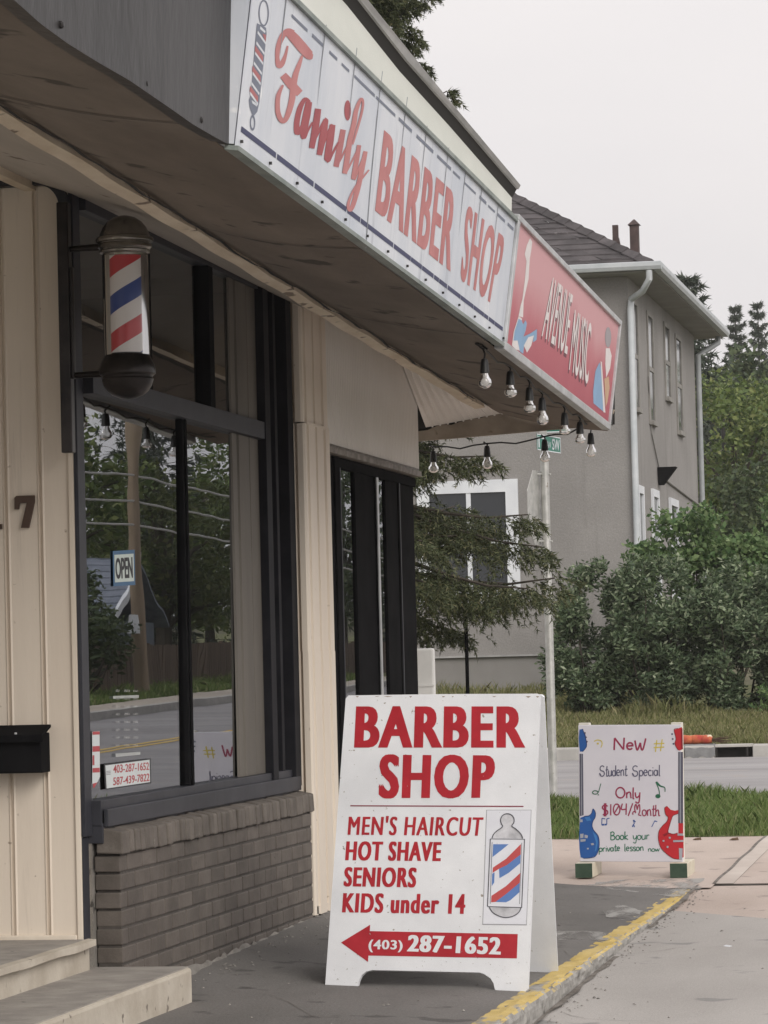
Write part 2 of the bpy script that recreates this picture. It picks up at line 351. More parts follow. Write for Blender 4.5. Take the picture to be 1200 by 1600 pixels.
for y0, y1, z0, z1, yaw in ((wy0, 13.185, zb, zt0, .001), (13.262, wy1, zb, zt0, .002), (wy0, 12.60, zt1, zt2, 0), (12.675, 13.61, zt1, zt2, 0), (13.69, wy1, zt1, zt2, 0)):
    ym = (y0+y1)/2; pt = .005 if z0 < 1 else 0     # every pane sits a hair out of true
    MB().quad(*[(XG+yaw*(y-ym)+pt*(z-1.5), y, z) for y, z in ((y0,z0),(y1,z0),(y1,z1),(y0,z1))]).build('pane', M['glass'], W1)
MB().box((XG-.12, wy0+.005, -.1), (XF-.1, 12.1, .66)).build('end_filler', M['found'], shop)
# sill
mb = MB(); mb.hexa([(XG-.05, 11.80, .60), (XF-.055, 11.80, .60), (XF-.055, 15.07, .60), (XG-.05, 15.07, .60)], [(XG-.05, 11.80, .712), (XF-.055, 11.80, .672), (XF-.055, 15.07, .672), (XG-.05, 15.07, .712)])
mb.box((XG+.046, 11.81, .66), (XG+.062, 15.05, .725))
mb.build('window_sill', M['navy'], shop, bevel=.003)
# brick wall
Y0, Y1 = 11.82, 15.07
mb = MB().box((XF-.093, Y0+.02, -.15), (XF-.0045, Y1, .56)); mb.build('mortar_bed', M['mortar'], shop)
mb = MB(); raw = MB(); rr = random.Random(3); n = 0
for c in range(9):
    z1 = .552-c*.067; z0 = z1-.058; y = Y0 + (0 if c % 2 else -.105)
    while y < Y1-.01:
        a, b = max(y, Y0+(rr.random()*.02 if c < 6 else rr.random()*.05)), min(y+.201, Y1)
        if b-a > .03:
            j = rr.uniform(-.0012, .0012); tgt = raw if (c == 7 and a < Y0+.08) else mb
            tgt.box((XF-.098, a, z0), (XF+j, b, z1))
        y += .211
mb.build('brick_wall', M['brick'], shop, bevel=.0045)
if raw.v: raw.build('bare_brick', M['brick_raw'], shop, bevel=.006)
mb = MB(); y = Y0-.012
while y < Y1+.03:
    j = rr.uniform(-.004, .004); k = rr.uniform(-.004, .003)
    mb.hexa([(XF-.085, y, .562+k), (XF+.014+j, y, .558+k), (XF+.014+j, y+.058, .558+k), (XF-.085, y+.058, .562+k)],
            [(XF-.085, y, .660+k), (XF+.010+j, y, .640+k), (XF+.010+j, y+.058, .640+k), (XF-.085, y+.058, .660+k)]); y += .0665
mb.build('brick_cap', M['brick_cap'], shop, bevel=.006)
mb = MB().box((XF-.085, Y0, .56), (XF+.002, Y1, .63)); mb.build('cap_mortar', M['mortar'], shop)
# rough foundation edge below the bricks
rf = np.random.default_rng(5); bz = rf.uniform(-.02, .03, 60)
def fnd(i, j):
    y = 11.9+i*(15.7-11.9); k = i*58; k0 = int(k); n_ = bz[k0]*(1-k+k0)+bz[k0+1]*(k-k0); top = .055+.035*i+n_*.45
    x = XF+.004+(1-j)*.055+n_*.3*(1-abs(2*j-1))+.004*math.sin(y*23+j*5)
    return (x, y, -.06+j*(top+.06)-(.012 if j == 1 else 0))
mb = MB().grid(240, 8, fnd); mb.box((XF-.2, 11.9, -.2), (XF+.01, 15.7, .04)); mb.build('foundation', M['found'], shop)
# cream pilaster between the two windows
pz = 2.36
mb = MB()
px_ = [(XF-.115, 15.085), (XF-.088, 15.085), (XF-.086, 15.100), (XF-.080, 15.100), (XF-.078, 15.078), (XF-.046, 15.078), (XF-.044, 15.105), (XF-.034, 15.105), (XF-.032, 15.076), (XF-.006, 15.076), (XF+.004, 15.085)]
face = [(XF+.004, 15.12), (XF-.018, 15.125), (XF-.018, 15.155), (XF+.006, 15.16), (XF+.006, 15.30), (XF-.020, 15.305), (XF-.020, 15.335), (XF+.006, 15.34), (XF+.006, 15.48), (XF-.012, 15.485), (XF-.012, 15.51), (XF+.010, 15.515), (XF+.010, 15.60), (XF-.1, 15.60)]
P = px_+face
def pil(z0, z1, dx):
    k = len(P); mb.add([(x+dx, y, z0) for x, y in P]+[(x+dx, y, z1) for x, y in P], [(i, i+1, k+i+1, k+i) for i in range(k-1)])
pil(.08, 1.30, .010); pil(1.30, pz, .008); pil(pz+.006, 3.02, 0)
mb.box((XF-.1, 15.09, .085), (XF+.014, 15.6, .12)).box((XF-.02, 15.12, pz-.004), (XF+.016, 15.6, pz+.010))
mb.build('pilaster', M['cream'], shop)
MB().box((XF-.25, 15.10, 0), (XF-.11, 15.62, 3.0)).build('pilaster_core', M['cream_trim'], shop)
# music shop window
XG2 = XF-.035
mb = MB().box((XG2-.05, 15.60, .30), (XG2+.012, 15.86, 2.25)).box((XG2-.05, 15.86, .30), (XG2+.022, 15.97, 2.25)).box((XG2-.05, 15.97, 2.20), (XG2+.02, 17.99, 2.25)).box((XG2-.05, 15.97, .30), (XG2+.02, 17.99, .42))
W2 = mb.build('music_shop_window', M['black'], shop, bevel=.003)
MB().box((XG2+.0225, 15.955, .30), (XG2+.026, 15.97, 2.2)).build('edge_bead', M['navy'], W2)
MB().box((XG2-.05, 16.375, .42), (XG2+.012, 16.62, 2.20)).box((XG2-.05, 16.62, .42), (XG2+.004, 16.90, 2.20)).box((XG2-.05, 16.90, .42), (XG2+.014, 16.95, 2.20)).build('mullion', M['black'], W2, bevel=.003)
MB().box((XG2+.0145, 16.90, .42), (XG2+.020, 16.945, 2.20)).build('edge_bead', M['alu'], W2)
MB().box((XG2-.05, 17.17, .42), (XG2+.010, 17.50, 2.20)).box((XG2-.05, 17.50, .42), (XG2+.016, 17.545, 2.20)).box((XG2-.05, 17.545, .42), (XG2+.006, 17.99, 2.20)).build('mullion', M['black'], W2, bevel=.003)
MB().box((XG2+.0165, 17.52, .42), (XG2+.019, 17.54, 2.20)).build('edge_bead', M['navy'], W2)
for y0, y1 in ((15.97, 16.375), (16.95, 17.17)): MB().quad((XG2, y0, .42), (XG2, y1, .42), (XG2, y1, 2.2), (XG2, y0, 2.2)).build('pane', M['glass'], W2)
MB().box((XF-.2, 15.6, 2.255), (XF+.02, 18.0, 2.285)).box((XF-.2, 15.6, 2.285), (XF+.005, 18.0, 2.30)).build('window_head_trim', rough_mat('tarnished head trim', (.12,.10,.085), (.28,.25,.22), 14, .6, .002, 40), shop, bevel=.003)
MB().box((XF-.4, 15.62, -.1), (XF-.02, 17.99, .30)).build('low_wall', M['black'], shop)
# ribbed beige siding above it
mb = MB(); ys = np.arange(15.605, 18.0, .042); prof = []
for y in ys: prof += [(XF, y), (XF, y+.030), (XF-.005, y+.034), (XF-.005, y+.040)]
prof.append((XF, 18.0)); k = len(prof)
mb.add([(x, y, 2.302) for x, y in prof]+[(x, y, 3.02) for x, y in prof], [(i, i+1, k+i+1, k+i) for i in range(k-1)])
mb.build('ribbed_siding', M['beige'], shop)
# end wall, back wall, floor, roof and interior
mb = MB().box((-13, 17.9, -.1), (XF-.21, 18.0, 3.25)).box((-13, 6.4, -.1), (-12.9, 17.9, 3.25)).box((-13, 6.4, -.1), (-6.2, 6.5, 3.25)).box((-6.3, 6.5, -.1), (-6.2, 12.05, 3.25))
mb.box((XF-.21, 17.93, 2.26), (XF-.005, 18.0, 3.25)); mb.build('rear_wall', M['beige'], shop)
mb = MB().box((-12.8, 12.3, .30), (-3.75, 12.4, 3.0)).box((-12.8, 12.4, .22), (XG-.06, 17.85, .30)).box((-3.8, 11.9, .22), (XG-.06, 12.4, .30)).box((-9.0, 12.4, .3), (-8.9, 17.85, 3.0)).box((-12.8, 12.3, 3.08), (XG-.05, 17.85, 3.14)).box((-9, 15.2, .3), (XF-.26, 15.3, 3.0))
mb.build('interior_wall', M['inside'], shop)
# soffit: outer dark sheet, chipped trim, inner grey band
def fline(y):  # height of the canopy's outer lower edge
    return 2.76-.0315*(y-9.405)
def tline(y):  # the trim between the two soffits
    return 2.895-.031*(y-9.0)
TX = -2.93
ns = np.random.default_rng(11); sag = ns.normal(0, 1, 400)
def wob(y, s=1.0, o=0):
    return s*(.5*math.sin(y*1.7+o)+.3*math.sin(y*3.9+1.3+o)+.2*math.sin(y*8.3+o*2))
# end of the torn part: the trim runs to (y 17.55); beyond it a strip turns the corner
bot = [(-60, -62), (30, 5), (65, 36), (107, 67), (155, 98), (200, 125), (240, 153), (300, 194), (340, 216), (372, 232)]
BP = [on_x(u, v, -2.285) for u, v in bot]; by = np.array([p[1] for p in BP]); bzv = np.array([p[2] for p in BP])
def outer(i, j, d=0.0):
    y = 6.4+i*(18.24-6.4); x0, x1 = -2.32, TX+.012*wob(y, 1, 3); t = j
    ze = np.interp(y, by, bzv)+.012 if y < 9.35 else fline(y)+.004
    return (x0+(x1-x0)*t, y, ze*(1-t)+tline(y)*t-.018*math.sin(math.pi*t)*(1+.6*wob(y, 1, 1))-d)
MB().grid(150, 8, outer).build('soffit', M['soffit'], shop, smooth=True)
for y in (9.0, 11.45, 13.9, 16.35):
    i0 = (y-6.4)/(18.24-6.4); MB().grid(1, 8, lambda a, b_: outer(i0+a*.0009, b_, .0035)).build('soffit_joint', M['dark'], shop)
mb = MB()
def tr(i, j):
    y = 6.4+i*(17.75-6.4); q = [(-.012, .025), (.0, -.018), (-.055, -.024), (-.062, .02)][j]
    return (TX+q[0]+.010*wob(y, 1, 3), y, tline(y)+q[1]+.008*wob(y, 1, 6))
vs = [tr(i/160, j) for i in range(161) for j in range(4)]
mb.add(vs, [(i*4+j, i*4+j+1, i*4+5+j, i*4+4+j) for i in range(160) for j in range(3)]); mb.build('soffit_trim', M['soffit_trim'], shop)
mb = MB()
def dk(i, j):
    y = 6.4+i*11.3; return (TX+.016+j*.018+.012*wob(y, 1, 3), y, tline(y)-.016+.012*wob(y*2.3, 1, 1)-j*.004)
mb.grid(150, 1, dk).build('soffit_gap', M['dark'], shop)
def inner(i, j):
    y = 6.4+i*(18.0-6.4); x0, x1 = TX-.055, (-3.62 if y < 15.1 else XF-.01); zz = 3.045 if y < 15.1 else 2.96-.045*(y-15.6)
    zt = tline(y)+.012; return (x0+(x1-x0)*j, y, zt+(zz-zt)*j)
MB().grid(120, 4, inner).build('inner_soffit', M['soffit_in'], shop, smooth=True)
MB().box((-6.2, 6.4, 3.06), (-3.60, 12.02, 3.10)).build('doorway_ceiling', M['soffit_in'], shop)
MB().box((-3.63, 6.4, 3.005), (-3.585, 12.0, 3.06)).build('ceiling_batten', M['soffit_trim'], shop)
# torn end: vertical end board, ragged dark gap, ribbed panel behind it
ye_ = 18.25
lo_ = [on_y(u, v, ye_) for u, v in ((644, 690), (720, 684), (800, 677), (880, 670), (951, 663))]
up_ = [on_y(u, v, ye_) for u, v in ((644, 675), (668, 672), (690, 662), (705, 664), (730, 655), (752, 653), (778, 643), (820, 641), (895, 634), (960, 640))]
mb = MB().prism(lo_+up_[::-1], (0, .03, 0)); mb.build('canopy_end_board', M['soffit_trim2'], shop)
dkp = [on_y(u, v, ye_+.034) for u, v in ((640, 690), (960, 663), (960, 600), (640, 600))]; MB().prism(dkp, (0, .02, 0)).build('canopy_end_back', M['dark'], shop)
rg = [on_y(u, v, ye_-.006) for u, v in ((646, 672), (668, 668), (690, 657), (706, 660), (732, 650), (752, 648), (776, 639), (800, 640), (792, 632), (770, 634), (745, 642), (720, 646), (700, 650), (676, 656), (646, 663))]
MB().prism(rg, (0, .004, 0)).build('torn_soffit_edge', M['dark'], shop)
A_, B_, C_, D_ = [np.array(p) for p in ((-3.345, 17.62, 2.83), (-3.345, 18.24, 2.545), (-2.86, 18.24, 2.615), (-2.93, 17.62, 2.70))]
mb = MB(); vs = []; nR = 11
for r_ in range(nR):
    for f_, dz_ in ((0, 0), (.7, 0), (.8, -.007), (.95, -.007)):
        t_ = (r_+f_)/nR; vs += [A_*(1-t_)+D_*t_+[0, 0, dz_], B_*(1-t_)+C_*t_+[0, 0, dz_]]
mb.add(vs, [(2*k, 2*k+2, 2*k+3, 2*k+1) for k in range(len(vs)//2-1)]); mb.build('ribbed_soffit_panel', M['beige'], shop)
# fascia: wavy dark metal left of the sign, backing behind the signs, white band, flashing
def fas(i, j):
    y = 6.4+i*(9.46-6.4); zb = np.interp(y, by, bzv, left=bzv[0]+.05*(by[0]-y)); z = zb+j*(3.42-zb)
    return (-2.285+.004*math.sin(y*3.1)*(1-j*.5)+.02*j, y, z)
mb = MB().grid(90, 10, fas)
mb.grid(90, 1, lambda i, j: (fas(i, 0)[0]-j*.05, fas(i, 0)[1], fas(i, 0)[2]+j*.01))
mb.build('metal_fascia', M['fascia'], shop, smooth=True)
for u, v in ((105, 38), (236, 130), (322, 187)):
    p = on_x(u, v, -2.27); MB().tube([p+[-.03,0,0], p+[-.012,0,0], p+[-.008,0,0]], [.010,.010,.005], 8).build('fascia_bolt', M['fascia'], shop)
mb = MB().hexa([(-2.33, 9.46, 2.80), (-2.30, 9.46, 2.80), (-2.30, 18.3, 2.52), (-2.33, 18.3, 2.52)], [(-2.33, 9.46, 3.40), (-2.26, 9.46, 3.40), (-2.26, 18.3, 3.02), (-2.33, 18.3, 3.02)])
mb.box((-3.3, 18.315, 2.52), (-2.335, 18.36, 3.0))
mb.build('canopy_box', M['fascia'], shop)
lo = [on_x(u, v, -2.20) for u, v in ((430, -30), (543, 85), (624, 164), (701, 239), (803, 338))]
hi = [on_x(u, v, -2.21) for u, v in ((513, -30), (543, 4), (624, 106), (701, 191), (800, 305))]
sk = [on_x(u, v, -2.20) for u, v in ((530, -30), (561, 0), (645, 103), (712, 183), (803, 290))]
mb = MB()
for i in range(4): mb.quad(lo[i]+[-.012, 0, -.02], lo[i+1]+[-.012, 0, -.02], hi[i+1], hi[i]); 
mb.quad(lo[0]+[-.012, -2.2, .05], lo[0]+[-.012, 0, -.02], hi[0], hi[0]+[0, -2.2, .1]); mb.build('white_fascia_band', M['white_band'], shop)
mb = MB(); d1 = np.array([.03, 0, 0]); d2 = np.array([-.25, 0, 0])
for i in range(4):
    mb.hexa([hi[i]+d1+[0,0,.025], hi[i+1]+d1+[0,0,.025], hi[i+1]+d2, hi[i]+d2], [sk[i]+[.03,0,.0], sk[i+1]+[.03,0,0], sk[i+1]+d2, sk[i]+d2])
mb.hexa([hi[0]+d1+[0,-2.2,.1], hi[0]+d1+[0,0,.025], hi[0]+d2, hi[0]+d2+[0,-2.2,.1]], [sk[0]+[.03,-2.2,.1], sk[0]+[.03,0,0], sk[0]+d2, sk[0]+d2+[0,-2.2,.1]])
mb.build('roof_flashing', M['cap'], shop)
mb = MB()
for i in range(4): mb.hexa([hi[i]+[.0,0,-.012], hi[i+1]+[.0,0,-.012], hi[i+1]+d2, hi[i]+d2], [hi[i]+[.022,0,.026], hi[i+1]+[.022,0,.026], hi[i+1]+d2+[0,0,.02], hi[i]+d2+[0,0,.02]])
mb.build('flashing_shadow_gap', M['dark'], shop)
MB().box((-13, 6.4, 3.15), (-2.45, 14.5, 3.26)).box((-13, 14.5, 3.0), (-2.45, 18.3, 3.06)).build('roof', M['roofing'], shop)
# ================================================================ THE TWO CANOPY SIGNS
RED_FADED = rough_mat('faded red paint', (.46,.15,.15), (.55,.215,.21), 6, .5, 0, spots=(.62,.5,.5), spot_scale=40, spot_at=.74); RED_DEEP = rough_mat('deep red paint', (.30,.022,.035), (.38,.05,.06), 7, .45, 0)
RED_MID = plain('half faded red paint', (.43,.13,.135), .5); NAVY_INK = plain('navy paint', (.025,.03,.10), .5); GREY_INK = plain('faded navy paint', (.16,.18,.24), .5)
SIGN_WHITE = rough_mat('peeling white sign face', (.54,.58,.65), (.72,.74,.78), 2.6, .4, .004, 5, st=(1,1,.35), streak=((.40,.425,.48), (11,11,.5), .58), spots=(.84,.85,.87), spot_scale=9, spot_at=.7)
sO = (-2.27, 9.405, 2.76)
PS = Plane(sO, (0, 14.28-9.405, 2.618-2.76), (.07, 0, .53))
LS = 4.875; HS = .535
sign = thing('shop_sign', sO, 'long weathered white canopy sign with faded red script and block lettering', 'sign')
mb = MB()
def sheet(i, j):
    return PS.pt(i*LS, -.005+j*HS, 0)
mb.grid(60, 6, sheet); P8 = [PS.pt(a, b, -.09) for a, b in ((0, 0), (LS, 0), (LS, HS), (0, HS))]
mb.hexa(P8, [PS.pt(a, b, -.004) for a, b in ((0, 0), (LS, 0), (LS, HS), (0, HS))]); mb.build('panel', SIGN_WHITE, sign)
H0 = .0010
for a0, a1, b0, b1, mt in ((.05, LS-.03, .045, .062, NAVY_INK), (.5, LS-.03, HS-.050, HS-.036, GREY_INK)):
    mb = MB(); rr = random.Random(int(a0*100)); a = a0
    while a < a1:
        l = rr.uniform(.2, .6) if b0 < .1 and a < 2.2 else rr.uniform(.10, .35)
        b1 = b0+(.017 if b0 < .1 else rr.uniform(.008, .015)); e = min(a1, a+l); mb.quad(PS.pt(a, b0, H0), PS.pt(e, b0, H0), PS.pt(e, b1, H0), PS.pt(a, b1, H0)); a = e+(rr.uniform(.005, .02) if b0 < .1 else rr.uniform(.01, .10))
    mb.build('border_line', mt, sign)
q = Z(420, 30, 5.161); mbF = MB(); mbM = MB(); mbD = MB()
def rib(mb, *p): mb.ribbon(PS, q(*p), H0+.00009*(len(mb.f) % 7))
rib(mbF, (150,215,14),(132,290,26),(105,355,44),(78,372,46),(66,310,34),(74,220,40),(108,135,46),(150,96,44),(190,115,58))
rib(mbF, (150,98,66),(205,155,80),(265,225,84),(325,290,74),(352,300,30))
rib(mbF, (268,292,16),(240,370,36),(212,450,46),(196,540,50),(185,640,50),(160,740,46),(130,810,38),(98,815,40),(72,760,40),(66,690,38),(74,610,36),(110,530,16))
rib(mbF, (112,450,58),(180,530,74),(248,598,60))
rib(mbD, (330,668,20),(290,645,30),(248,720,44),(224,830,46),(226,915,46),(262,870,30),(300,770,22))
rib(mbD, (322,665,50),(305,760,62),(282,880,62),(278,950,44),(310,900,20),(350,830,14))
rib(mbD, (395,722,50),(372,880,56),(342,1040,44)); rib(mbD, (355,1000,14),(430,850,26),(465,800,26))
rib(mbD, (458,808,40),(435,940,58),(404,1095,44)); rib(mbD, (420,1050,14),(480,910,26),(515,850,28))
rib(mbD, (512,850,46),(492,980,58),(470,1130,52),(505,1090,22),(560,990,14))
rib(mbM, (598,890,44),(572,1030,50),(540,1190,44)); rib(mbM, (545,1180,20),(580,1120,18),(635,1010,14))
mbD.prism([PS.pt(*PS.uv(*p), H0) for p in q(*ell(634, 735, 27, 82))], (0,0,0))
rib(mbF, (608,1245,40),(628,1130,46),(650,980,44),(682,850,42),(700,740,36),(735,650,26),(755,660,20),(748,740,20),(705,900,18),(672,1010,12)); rib(mbF, (615,1240,22),(660,1160,16),(715,1050,14))
rib(mbF, (726,1015,34),(705,1140,40),(680,1285,38),(715,1220,18),(750,1130,12))
rib(mbF, (778,1065,34),(748,1210,42),(716,1360,42),(672,1510,36),(645,1535,28),(640,1480,24),(690,1360,16),(760,1270,14),(805,1215,12))
mbF.build('script_lettering', RED_FADED, sign); mbM.build('script_lettering', RED_MID, sign); mbD.build('script_lettering', RED_DEEP, sign)
q = Z(570, 180, 5.0)
mb = MB(); put_text(mb, PS, 'BARBER', *q((150,112),(722,625),(78,745),(668,1222)), h=H0, offset=.012, thick=.010, sp=1.12); mb.build('block_lettering', RED_FADED, sign)
mb = MB(); put_text(mb, PS, 'SHOP', *q((795,690),(1100,955),(742,1285),(1005,1495)), h=H0, offset=.012, thick=.011, sp=1.12); mb.build('block_lettering', RED_FADED, sign)
# little drawn barber pole on the sign
q = Z(370, 0, 7.617)
mb = MB()
put_poly(mb, PS, q((238,275),(345,330),(352,400),(265,1220),(240,1330),(190,1390),(150,1280),(140,1190),(165,1120),(225,400)), H0)
put_poly(mb, PS, q(*ell(318,155,62,160)), H0, holes=[q(*ell(318,155,48,140))]); put_poly(mb, PS, q(*ell(185,1460,32,95)), H0, holes=[q(*ell(185,1462,18,65))]); mb.build('pole_drawing', GREY_INK, sign)
mw = MB(); mr = MB()
for y in (365, 490, 610, 730, 850, 970, 1090):
    o = (y-365)*.125
    put_poly(mw, PS, q((245-o,y),(340-o,y+135),(336-o,y+165),(240-o,y+32)), H0+.0006)
for y in (540, 780, 1020):
    o = (y-365)*.125; put_poly(mr, PS, q((236-o,y),(330-o,y+130),(326-o,y+200),(230-o,y+66)), H0+.0006)
put_poly(mr, PS, q((300,400),(345,415),(335,500)), H0+.0006); put_poly(mw, PS, q((170,1190),(240,1240),(235,1270),(180,1230)), H0+.0006); put_poly(mw, PS, q((275,310),(335,370),(330,395),(270,345)), H0+.0006)
mw.build('pole_drawing', SIGN_WHITE, sign); mr.build('pole_drawing', RED_MID, sign)
# seams and drip lines hanging from the top border
GRM = rough_mat('grime', (.22,.235,.26), (.36,.38,.41), 20, .8, 0)
for u, v, l in ((446,6,36),(508,48,110),(556,84,90),(596,120,60),(635,160,70),(666,205,100),(700,238,130),(727,270,120),(752,300,130),(778,322,60)):
    a, b = PS.uv(u, v); mb = MB(); mb.ribbon(PS, [(a, b+.02, .012), (a-.004, b-.09, .009), (a, b-.0011*l-.12, .002)], H0+.0007, px=False); mb.build('drip_stain', GRM, sign)
a0, b0 = PS.uv(590, 172); a1, b1 = PS.uv(571, 388); mb = MB(); mb.ribbon(PS, [(a0, b0, .012), ((a0+a1)/2-.012, (b0+b1)/2, .012), (a1, b1, .010)], H0+.0007, px=False); mb.build('panel_seam', GRM, sign)
for k in range(14):
    p = PS.pt(.06+k*.37, .018, .004); MB().box(p-.0042, p+.0042).build('rivet', M['fascia'], sign)
mb = MB()
for b0, b1 in ((-.018, -.004), (HS-.004, HS+.012)):
    mb.hexa([PS.pt(0, b0, -.03), PS.pt(LS, b0, -.03), PS.pt(LS, b0, .012), PS.pt(0, b0, .012)], [PS.pt(0, b1, -.03), PS.pt(LS, b1, -.03), PS.pt(LS, b1, .012), PS.pt(0, b1, .012)])
mb.build('edge_rail', rough_mat('greenish painted rail', (.17,.20,.185), (.30,.33,.31), 6, .5, .001, 40), sign)

rO = tuple(PS.pt(LS+.06, 0)); PR = Plane(rO, (0, 3.51, 2.494-2.6165), (.07, 0, .53)); LR = 3.50; HR = .545
msign = thing('shop_sign', rO, 'faded red canopy sign with pale lettering and a blue guitar beside the white sign', 'sign')
m, n, b = _new('faded red sign print')
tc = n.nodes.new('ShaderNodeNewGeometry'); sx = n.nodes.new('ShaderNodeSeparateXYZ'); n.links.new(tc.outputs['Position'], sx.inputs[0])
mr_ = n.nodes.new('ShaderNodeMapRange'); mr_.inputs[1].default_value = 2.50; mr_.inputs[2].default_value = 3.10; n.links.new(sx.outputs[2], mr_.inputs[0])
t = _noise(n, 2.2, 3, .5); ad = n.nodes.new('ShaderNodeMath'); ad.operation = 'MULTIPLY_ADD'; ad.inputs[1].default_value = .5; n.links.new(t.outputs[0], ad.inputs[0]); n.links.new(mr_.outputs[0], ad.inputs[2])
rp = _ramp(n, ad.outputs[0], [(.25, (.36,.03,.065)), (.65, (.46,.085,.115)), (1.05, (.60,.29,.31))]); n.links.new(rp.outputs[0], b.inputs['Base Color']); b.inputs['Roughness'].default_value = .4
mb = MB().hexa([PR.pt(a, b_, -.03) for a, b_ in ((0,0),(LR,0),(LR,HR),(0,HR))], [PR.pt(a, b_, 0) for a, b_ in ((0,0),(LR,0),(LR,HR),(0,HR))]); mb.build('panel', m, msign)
q = Z(780, 340, 5.0); INK_W = plain('off white print', (.74,.70,.69), .5); INK_D = plain('dark maroon print', (.14,.035,.05), .5); INK_B = plain('light blue print', (.22,.38,.58), .5)
mb = MB(); put_text(mb, PR, 'AVENUE', *q((405,455),(575,605),(328,930),(528,1075)), h=.0012, offset=.0, thick=.004); put_text(mb, PR, 'MUSIC', *q((590,712),(722,830),(542,1192),(692,1305)), h=.0012, offset=.0, thick=.004); mb.build('sign_lettering', INK_W, msign)
mb = MB(); put_text(mb, PR, 'AVENUE', *q((398,480),(568,632),(322,955),(522,1103)), h=.0005, offset=.0, thick=.004); put_text(mb, PR, 'MUSIC', *q((584,738),(716,858),(535,1220),(684,1332)), h=.0005, offset=.0, thick=.004); mb.build('letter_shadow', INK_D, msign)
mb = MB(); put_poly(mb, PR, q((240,160),(257,190),(250,250),(238,320),(228,480),(205,580),(190,650),(185,780),(150,770),(165,690),(180,640),(200,480),(212,340),(198,285),(215,215)), .0007)
put_poly(mb, PR, q((98,1000),(112,890),(150,770),(178,790),(150,900),(160,1040),(130,1030)), .0009); put_poly(mb, PR, q((190,1000),(225,935),(270,920),(248,1000),(215,1055)), .0013)
put_poly(mb, PR, q((790,1120),(800,1130),(828,1525),(812,1520)), .0013); put_poly(mb, PR, q((832,1020),(862,1020),(878,1080),(865,1180),(835,1250),(828,1140)), .0007); mb.build('guitar_drawing', INK_W, msign)
mb = MB(); put_poly(mb, PR, q((150,790),(172,800),(185,835),(203,800),(214,825),(205,880),(188,930),(240,905),(294,870),(290,955),(262,975),(268,925),(225,938),(192,1000),(186,1065),(160,1045),(142,960),(110,960),(118,890)), .0012)
put_poly(mb, PR, q((782,1130),(795,1180),(812,1515),(735,1450),(732,1360),(750,1200)), .0009); mb.build('guitar_drawing', INK_B, msign)
mb = MB(); put_poly(mb, PR, q((820,1260),(855,1240),(862,1330),(845,1440),(830,1480)), .0009); mb.build('player_drawing', plain('tan print', (.55,.36,.22), .5), msign)
mb = MB(); put_poly(mb, PR, q(*ell(850,935,24,80)), .0009); mb.build('player_drawing', plain('grey print', (.33,.30,.32), .5), msign)
mb = MB()
for (a0, a1, b0, b1) in ((-.055, LR, -.03, .006), (-.055, LR, HR-.004, HR+.022), (-.055, -.008, .006, HR-.004), (LR-.006, LR+.02, -.03, HR+.022)):
    mb.hexa([PR.pt(a0, b0, -.035), PR.pt(a1, b0, -.035), PR.pt(a1, b1, -.035), PR.pt(a0, b1, -.035)], [PR.pt(a0, b0, .014), PR.pt(a1, b0, .014), PR.pt(a1, b1, .014), PR.pt(a0, b1, .014)])
mb.build('sign_frame', M['alu'], msign, bevel=.003)

# ================================================================ BARBER POLE
by_ = 11.60; bc = on_y(197, 480, by_); bt = on_y(192, 337, by_); bb = on_y(203, 624, by_)
pole = thing('barber_pole', (bc[0], by_, bb[2]), 'striped barber pole light in red white and blue with metal dome cap', 'barber pole')
kz = (bt[2]-bb[2])/870.0; cz = bt[2]; bx = bc[0]
pf = lambda L: [(r*kz, -(y-140)*kz) for r, y in L]
METAL = rough_mat('tarnished chrome', (.14,.13,.12), (.30,.28,.255), 9, .22, .001, 40, metal=.85, spots=(.12,.07,.04), spot_scale=30, spot_at=.68)
DARKM = rough_mat('dark tarnished metal', (.014,.012,.012), (.04,.034,.032), 9, .3, .001, 40, metal=.7, spots=(.09,.06,.04), spot_scale=25, spot_at=.72)
MB().lathe((bx, by_, cz), pf([(0,140),(20,141),(52,150),(82,170),(104,198),(117,228),(120,240),(134,246),(137,256),(134,266),(122,270),(122,274)]), 48).build('dome_cap', METAL, pole, smooth=True)
MB().lathe((bx, by_, cz), pf([(122,274),(128,282),(128,294),(118,300),(116,304),(122,310),(120,318),(108,324),(106,336),(80,337)]), 48).build('collar', METAL, pole, smooth=True)
MB().lathe((bx, by_, cz), pf([(86,790),(104,796),(108,804),(112,815),(126,842),(134,868),(134,890),(120,900),(118,908),(122,916),(114,945),(98,970),(74,990),(40,1004),(0,1010)]), 48).build('base_bowl', DARKM, pole, smooth=True)
m, n, b = _new('clear tube'); b.inputs['Transmission Weight'].default_value = 0; n.nodes.remove(b)
fr = n.nodes.new('ShaderNodeFresnel'); fr.inputs[0].default_value = 1.45; trn = n.nodes.new('ShaderNodeBsdfTransparent'); gl = n.nodes.new('ShaderNodeBsdfGlossy'); gl.inputs['Roughness'].default_value = .12; gl.inputs[0].default_value = (.6,.6,.6,1)
mxs = n.nodes.new('ShaderNodeMixShader'); n.links.new(fr.outputs[0], mxs.inputs[0]); n.links.new(trn.outputs[0], mxs.inputs[1]); n.links.new(gl.outputs[0], mxs.inputs[2]); n.links.new(mxs.outputs[0], n.nodes['Material Output'].inputs[0]); CLEAR = m
MB().lathe((bx, by_, cz), pf([(109,332),(109,802)]), 48).build('glass_tube', CLEAR, pole, smooth=True)
